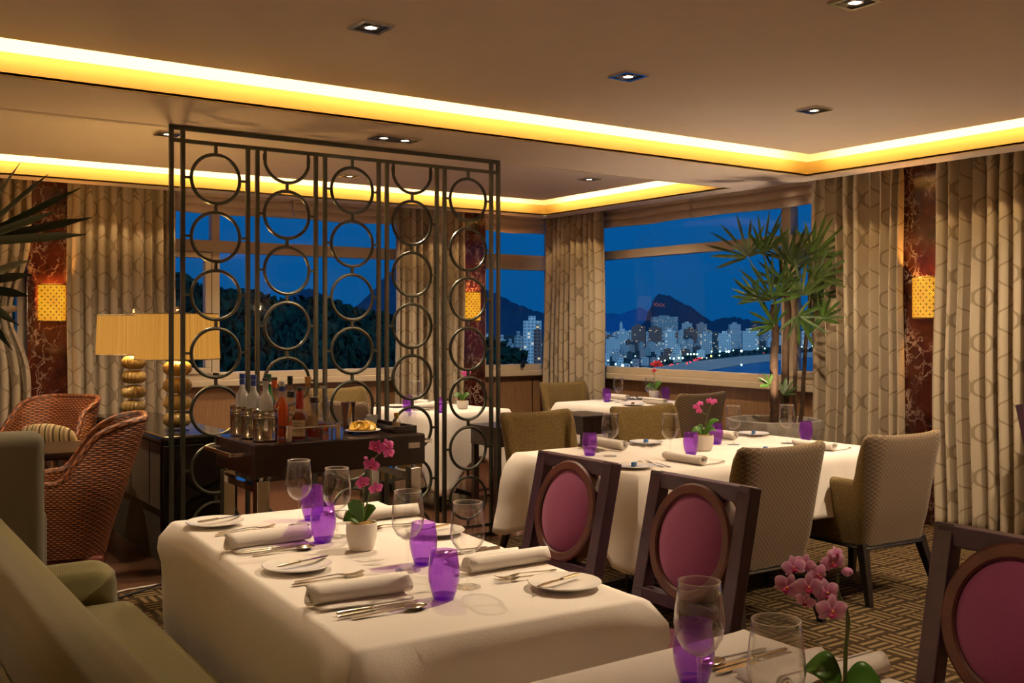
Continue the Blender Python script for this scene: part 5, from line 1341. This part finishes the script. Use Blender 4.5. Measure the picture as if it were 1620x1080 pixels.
def edge_palm():
    D = 3.75; r = empty('lady_palm', (0, 0, 0), 0, 'dark palm reaching into the photo beside the tied curtain', 'palm')
    for hub, tips in (((-48, 384), ((33, 258), (77, 277), (128, 299), (87, 337), (146, 346), (136, 373), (-20, 250))), ((-62, 452), ((47, 409), (52, 432), (46, 466), (30, 512), (20, 552), (-20, 560)))):
        m = MB(); h = at(hub[0], hub[1], D)
        for i, t in enumerate(tips): blade(m, h, at(t[0], t[1], D + (.12 * ((i * 7) % 5 - 2) / 2)), .036, droop=-.01 if t[1] < 400 else .02, side=Vector((0, 0, 1)) + Vector((CA, SA, 0)) * .4)
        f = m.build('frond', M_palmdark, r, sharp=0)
        b = at(-150, 700, D); s = MB(); s.tube([Vector((b.x, b.y, .42)), (b + h) / 2 + Vector((0, 0, .1)), h], .005, 6); s.build('leaf_stalk', M_stem, f)
    b = at(-150, 700, D)
    m = MB(); m.lathe([(0, 0), (.11, 0), (.15, .40), (.14, .40), (.13, .36), (0, .36)], 28, (b.x, b.y, 0)); m.build('pot', M_concrete, r, sharp=40)
edge_palm()

# ================================================================ the view: hills, sea, beach, city
def ground(px, py, z):
    d = F_PX * (z - CAM_H) / (HY - py); p = at(px, py, d); p.z = z; return p
SEA_Z = -70.0
def view_mat(name, c0, c1, sc, rough=.95):
    t = NT(name); t.set(t.ramp(t.noise(t.coord(), sc, 6, .65), [(.35, c0), (.65, c1)]), rough, spec=.1); return t.m
M_forest = view_mat('forest_hill', (.004, .020, .012), (.016, .055, .030), .09)
M_rock = view_mat('hazed_rock', (.010, .045, .095), (.016, .058, .115), .01)  # blue dusk haze mixed into the rock's base colour
M_rock2 = view_mat('hazed_far_rock', (.010, .105, .26), (.014, .12, .29), .004)  # stronger distance haze put into this base colour
M_sand = view_mat('wet_sand', (.62, .42, .33), (.74, .50, .40), .02)
M_land = view_mat('city_ground', (.02, .035, .04), (.05, .07, .07), .02)
def sea_mat():
    t = NT('sea_water'); n = t.noise(t.coord(scale=(1, 1, 1)), .05, 4); t.set((.012, .10, .24), .25, spec=.5); t.bump(n, .25, 1.0); return t.m
m = MB(); m.add([at(-3000, 600, 9000) * 1 for _ in range(0)], [])
c0 = at(810, 513, 6000); m.add([(c0.x - 9000, c0.y - 9000, SEA_Z), (c0.x + 9000, c0.y - 9000, SEA_Z), (c0.x + 9000, c0.y + 9000, SEA_Z), (c0.x - 9000, c0.y + 9000, SEA_Z)], [(0, 1, 2, 3)])
structure(m.build('sea', sea_mat(), smooth=False))
WL = [(985, 640), (1030, 602), (1073, 593), (1118, 586), (1153, 580), (1185, 575), (1218, 571), (1260, 567), (1300, 563), (1360, 559), (1460, 553)]
PR = [(930, 630), (985, 590), (1040, 580), (1080, 573), (1130, 568), (1170, 563.5), (1218, 560), (1260, 558), (1300, 556), (1360, 553), (1460, 549)]
m = MB(); n = len(WL); m.add([ground(x, y, SEA_Z + .4) for x, y in WL] + [ground(x, y, SEA_Z + 2.5) for x, y in PR], [(i, i + 1, n + i + 1, n + i) for i in range(n - 1)]); structure(m.build('beach', M_sand, smooth=False))
land = [ground(x, y, SEA_Z + 2.2) for x, y in PR] + [ground(x, y, SEA_Z + 2.2) for x, y in ((1460, 530), (700, 530), (500, 570), (600, 660))]
m = MB(); m.add(land, [tuple(range(len(land)))]); structure(m.build('land', M_land, smooth=False))

def ridge(name, prof, depth, back, foot_y, mat, seed=0, rough=0.0, kind='structure', steps=14, n=None, foot_d=None):
    """A hill whose crest follows (px, py) points at the given depth, sloping to its foot in front and falling away behind."""
    r = random.Random(seed); n = n or len(prof) * 6; xs = [p[0] for p in prof]; m = MB(); fd = foot_d or depth - 450
    def crest(x):
        for (a, b), (c, d) in zip(prof, prof[1:]):
            if a <= x <= c: k = (x - a) / (c - a); return b + (d - b) * k
        return prof[-1][1]
    offs = {}
    def fn(s, t):
        x = xs[0] + (xs[-1] - xs[0]) * s; y = crest(x)
        if t <= .7:
            k = t / .7; d = fd + (depth - fd) * k; yy = foot_y + (y - foot_y) * (k ** .8)
            hf = at(x, foot_y, fd).z; hc = at(x, y, depth).z; p = at(x, 513, d); p.z = hf + (hc - hf) * k ** .75
        else:
            k = (t - .7) / .3; p = at(x, 513, depth + back * k); hc = at(x, y, depth).z; p.z = hc - (hc - SEA_Z) * .8 * k * k
        if rough:
            a = rough * (.35 + .65 * min(1, t / .6)); p.z += a * (r.random() - .5) * 2; p += Vector((SA, -CA, 0)) * a * (r.random() - .5) * 1.5
        return p
    m.grid(fn, n, steps); o = m.build(name, mat, sharp=0)
    if kind == 'structure': structure(o)
    return o
FOREST = [(-60, 415), (60, 400), (180, 408), (250, 422), (293, 438), (309, 448), (330, 452), (348, 456), (361, 462), (374, 464), (394, 461), (407, 466), (420, 470), (438, 474), (464, 475), (493, 473), (519, 474), (540, 481), (555, 488), (581, 496), (607, 497), (630, 501), (680, 512), (740, 528), (790, 545), (830, 560)]
ridge('hill_forest', FOREST, 300, 200, 760, M_forest, 4, 1.7, n=420, steps=44, foot_d=150)
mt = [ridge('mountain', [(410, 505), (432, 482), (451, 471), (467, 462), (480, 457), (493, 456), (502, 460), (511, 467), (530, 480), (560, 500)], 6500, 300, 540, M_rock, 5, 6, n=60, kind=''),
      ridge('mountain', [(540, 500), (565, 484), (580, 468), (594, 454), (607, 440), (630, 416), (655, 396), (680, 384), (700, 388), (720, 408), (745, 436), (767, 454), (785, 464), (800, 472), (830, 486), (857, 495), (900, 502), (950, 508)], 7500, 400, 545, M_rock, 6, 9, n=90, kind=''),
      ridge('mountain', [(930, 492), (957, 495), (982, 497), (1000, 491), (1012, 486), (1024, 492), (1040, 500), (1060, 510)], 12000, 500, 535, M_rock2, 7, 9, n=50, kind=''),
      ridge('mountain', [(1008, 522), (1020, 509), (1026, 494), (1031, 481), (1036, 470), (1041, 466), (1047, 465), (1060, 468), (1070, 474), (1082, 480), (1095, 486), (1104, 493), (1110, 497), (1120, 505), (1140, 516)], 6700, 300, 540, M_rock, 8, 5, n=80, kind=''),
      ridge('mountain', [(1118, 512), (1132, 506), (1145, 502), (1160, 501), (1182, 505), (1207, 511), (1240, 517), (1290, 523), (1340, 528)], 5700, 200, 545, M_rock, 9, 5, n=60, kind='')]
for o, lb in zip(mt, ('small rounded blue mountain seen through the second panel of the screen', 'large blue mountain rising behind the pale curtain and the middle pillar', 'low far blue hills at the corner curtain edge of the sea view', 'steep dark rock peak above the city lights', 'low dark hill with lights behind the city and the palm')): tag(o, lb, 'mountain', kind='thing')
def xmarks():
    m = MB(); D_ = 6150
    for i in range(3):
        c = at(1036.5 + i * 6.2, 481.5 + i * .6, D_); rv = Vector((SA, -CA, 0)); s = 10.5
        for a in (-1, 1): m.bar(c + rv * -s * 1.0 + Vector((0, 0, a * s)), c + rv * s * 1.0 + Vector((0, 0, -a * s)), 3.4, 3.4)
    o = m.build('projected_crosses', emission('projected_cross_glow', (.42, .10, .07), .3), mt[3], smooth=False); o['label'] = 'faint reddish crosses of projected light'  # glowing bars stand in for light projected on the rock
xmarks()
def building_mat(name, col, lit=.93, dark=.45):
    t = NT(name); sx = t.node('ShaderNodeSeparateXYZ'); t.l.new(t.coord(), sx.inputs[0]); hz = t.math('ADD', sx.outputs[0], sx.outputs[1])
    fz = t.math('DIVIDE', sx.outputs[2], 4.2); fx = t.math('DIVIDE', hz, 4.6)
    win = t.math('MULTIPLY', t.math('GREATER_THAN', t.math('FRACT', fz), .45), t.math('GREATER_THAN', t.math('FRACT', fx), .35))
    cb = t.node('ShaderNodeCombineXYZ'); t.l.new(t.math('FLOOR', fx), cb.inputs[0]); t.l.new(t.math('FLOOR', fz), cb.inputs[1])
    oi = t.node('ShaderNodeObjectInfo'); t.l.new(oi.outputs['Random'], cb.inputs[2])
    wn_ = t.node('ShaderNodeTexWhiteNoise'); t.l.new(cb.outputs[0], wn_.inputs[0])
    on = t.math('MULTIPLY', win, t.math('GREATER_THAN', wn_.outputs['Value'], lit))
    t.set(t.mix(win, col, tuple(x * dark for x in col)), .9, spec=.1, emit=t.mix(on, (0, 0, 0), (.9, .75, .45)), estr=.55); return t.m
BM = dict(white=building_mat('white_block', (.80, .80, .78)), pale=building_mat('pale_block', (.62, .60, .60)), brown=building_mat('brown_block', (.30, .17, .15), .95), grey=building_mat('grey_block', (.40, .44, .46)), dark=building_mat('dark_block', (.10, .12, .14)), pink=building_mat('pink_block', (.52, .40, .38)))
GB = 'city buildings behind the beach'
PLACED = []; SPOTS = []
def clash(x0, x1, d, dp): return any(x0 < b and a < x1 and abs(d - e_) < (dp + f_) * .62 + 2 for a, b, e_, f_ in PLACED)
def building(x0, x1, ytop, ybase, mat, label, turn=0, crown=True, group=GB):
    d = F_PX * (71.45 - 2.2) / (ybase - HY); c = at((x0 + x1) / 2, ybase, d); w = (x1 - x0) / F_PX * d * .88; h = (ybase - ytop) / F_PX * d; dp = w * .55; PLACED.append((x0, x1, d, dp + w * .25))
    m = MB(); m.box(-w / 2, -dp / 2, -6, w / 2, dp / 2, h); 
    if crown: m.box(-w * .22, -dp * .22, h, w * .18, dp * .22, h + min(6, h * .12))
    o = m.build('apartment_block', BM[mat], smooth=False, loc=(c.x, c.y, c.z), rz=HEAD - H + turn); tag(o, label, 'building', group); return o
NB = [(974, 995, 523, 551, 'white', 'white city block with a small tower near the corner curtain'), (980, 985, 511, 548, 'white', 'slim white tower rising behind the white city block'), (998, 1023, 516, 553, 'brown', 'broad dark brown city tower in front of the steep rock'), (956, 981, 536, 563, 'white', 'pale striped block at the corner curtain edge of the view'), (1025, 1048, 518, 546, 'brown', 'second brown city tower beside the broad dark brown one'), (1050, 1069, 523, 558, 'white', 'brightest white city tower before the steep rock'),
      (1078, 1096, 511, 540, 'pale', 'pale tower at the foot of the steep rock'), (1081, 1104, 520, 543, 'brown', 'brown block in front of the pale tower by the rock'), (1101, 1119, 512, 540, 'pink', 'pinkish tower in the middle of the city'), (1105, 1126, 528, 560, 'pale', 'wide pale block with many rows of windows near the promenade'), (1126, 1136, 527, 558, 'dark', 'narrow dark block beside the wide pale block'), (1136, 1158, 527, 556, 'white', 'white block facing the middle of the beach'), (1152, 1172, 513, 551, 'pale', 'tall pale tower before the palm side of the city'), (1172, 1200, 523, 554, 'white', 'broad white block next to the palm trunk'), (1187, 1203, 515, 545, 'brown', 'reddish block behind the broad white block by the palm'), (1029, 1073, 501, 538, 'grey', 'long grey building on the slope below the rock')]
for q in NB: building(*q, turn=random.Random(q[0]).uniform(-.3, .3))
SB = [(826, 858, 507, 600, 'white', 'big white hotel block filling the small corner window'), (844, 858, 521, 604, 'brown', 'brown striped block in front of the white hotel block'), (788, 801, 537, 603, 'pale', 'slim pale block in the small corner window'), (801, 814, 543, 603, 'grey', 'grey balcony block between pale blocks in the small window'), (813, 827, 531, 600, 'grey', 'grey block next to the white hotel block'), (764, 776, 535, 603, 'white', 'white block at the pillar edge of the small window'), (776, 789, 546, 606, 'dark', 'low dark block in the small corner window'), (1264, 1284, 524, 552, 'pale', 'pale block seen past the palm through the side pane'), (1290, 1306, 521, 551, 'white', 'white block beside the curtain in the side pane')]
for q in SB: building(*q, turn=random.Random(q[0]).uniform(-.25, .25), group='city blocks seen through the small panes')
q = random.Random(21); rows = [(955, 1310, 537, 541, 30, 12, 16), (955, 1310, 540, 547, 34, 10, 15), (950, 1230, 547, 556, 34, 9, 16), (955, 1130, 556, 566, 22, 8, 15), (955, 1075, 566, 580, 16, 9, 14), (955, 1040, 578, 594, 9, 8, 12)]
for (a, b, y0, y1, k, hmin, hmax) in rows:
    for i in range(k):
        x = a + (b - a) * (i + q.uniform(.1, .9)) / k; yb = q.uniform(y0, y1); 
        if x > 1040:
            lim = 573 - (x - 1080) * .135 if x < 1200 else 556 - (x - 1200) * .06
            yb = min(yb, lim - 2)
        w = q.uniform(8, 17); hh = q.uniform(hmin, hmax); mt_ = q.choice(['white', 'pale', 'grey', 'pale', 'brown', 'dark', 'pink'])
        dd_ = F_PX * (71.45 - 2.2) / (yb - HY)
        if clash(x - w / 2, x + w / 2, dd_, w / F_PX * dd_ * .8): continue
        building(x - w / 2, x + w / 2, yb - hh, yb, mt_, 'low %s block packed among the city blocks behind the beach' % mt_, q.uniform(-.4, .4), group='low %s city blocks' % mt_)
M_city = emission('street_lamp_glow', (.55, 1.0, .80), 5); M_cityw = emission('sodium_lamp_glow', (1, .45, .08), 5); M_tail = emission('tail_light_glow', (1, .05, .06), 3)
def street_lamp(px, py, s, mat, d=None):
    d = d or F_PX * (71.45 - 10) / (py - HY); c = at(px, py, d); k = s / F_PX * d
    m = MB(); m.ball((0, 0, 0), k * .5, n=10); m.tube([(0, 0, -k * .4), (0, 0, -8)], .15, 5, mat=1)
    o = m.build('street_lamp', [mat, M_bronze], loc=c); tag(o, 'lit street lamp on the promenade among many like it' if mat is M_city else 'orange street lamp among the white ones', 'street lamp', 'street lamps along the promenade'); return o
for px, py, s in ((1061, 566, 3.6), (1066, 567, 2.8), (1074, 566, 3.0), (1080, 566, 2.8), (1088, 560, 2.6), (1093, 560, 2.6), (1098, 560, 3.2), (1103, 560, 2.6), (1109, 559, 2.6), (1114, 557, 2), (1126, 556, 2.2), (1139, 556, 2.4), (1149, 556, 2.6), (1153, 556, 3.4), (1160, 554, 2.2), (1173, 555, 3.8), (1199, 551, 2), (1210, 551, 2.2), (985, 578, 4.2), (974, 576, 2.6), (999, 573, 2.2), (1032, 568, 2.2), (1042, 567, 2.2), (1012, 586, 2), (990, 588, 2.2), (1005, 563, 1.8), (1268, 549, 2.6), (1286, 547, 2.8), (1046, 572, 2), (1052, 570, 2.2), (962, 570, 2), (1118, 566, 1.8), (1138, 562, 2)):
    street_lamp(px, py, s, M_city, None if py > 540 else 2900)
street_lamp(1125, 563, 3.0, M_cityw); street_lamp(1111, 566, 2.0, M_cityw)
boat = street_lamp(1173, 577, 2.8, M_city); boat['label'] = 'single white lamp out on the sand by the water'
q = random.Random(5)
for i in range(34):
    if i < 22: px, py = 1087 + 22 * q.random(), 0; py = 574 - (px - 1087) * .40 + q.uniform(-1.6, 1.6)
    elif i < 28: px = 1060 + 15 * q.random(); py = 577 - (px - 1060) * .2 + q.uniform(-1, 1)
    else: px = 1165 + 130 * (i - 28) / 6; py = 560 - (px - 1165) * .045
    d = F_PX * (71.45 - 3.6) / (py - HY); c = at(px, py, d)
    if any((c - s_).length < 6 for s_ in SPOTS): continue
    SPOTS.append(c)
    m = MB(); m.box(-2.2, -.9, -1.0, 2.2, .9, -.1, 1); m.box(-1.2, -.8, -.1, 1.3, .8, .5, 1); m.box(-2.4, -.85, -.8, -2.2, .85, .2, 0); m.box(-2.1, -1.0, -.4, -1.2, -.9, .3, 0)
    o = m.build('car', [M_tail, M_bronze], smooth=False, loc=c, rz=HEAD - H + R(70)); tag(o, 'far car with red tail lights in the evening traffic along the beach', 'car', 'cars with red tail lights along the beach road')

q = random.Random(9)
M_tree = view_mat('dark_tree_crown', (.006, .024, .018), (.018, .050, .034), .5)
for i in range(40):
    if i < 30: px = 1035 + 265 * i / 30 + q.uniform(-3, 3); pb = (579 - (px - 1040) * .165) if px < 1130 else (567.5 - (px - 1130) * .095 if px < 1220 else 559.5 - (px - 1220) * .045); pb -= q.uniform(.5, 3)
    else: px = 962 + 70 * (i - 30) / 10 + q.uniform(-3, 3); pb = q.uniform(572, 592)
    d = F_PX * (71.45 - 2.2) / (pb - HY); c = at(px, pb, d); h = q.uniform(4, 8) / F_PX * d
    if clash(px - 3, px + 3, d, h) or any((c - s_).length < h + 4 for s_ in SPOTS): continue
    m = MB(); r9 = random.Random(i); m.ball((0, 0, h * .58), h * .62, h * .55, h * .42, n=12); m.v = [(x * r9.uniform(.85, 1.15), y * r9.uniform(.85, 1.15), z * r9.uniform(.93, 1.07)) for x, y, z in m.v]; m.tube([(0, 0, -2), (0, 0, h * .5)], h * .05, 6)
    tag(m.build('tree', M_tree, loc=c), 'dark round tree among the street lamps along the far beach', 'tree', 'dark trees along the far beach road')
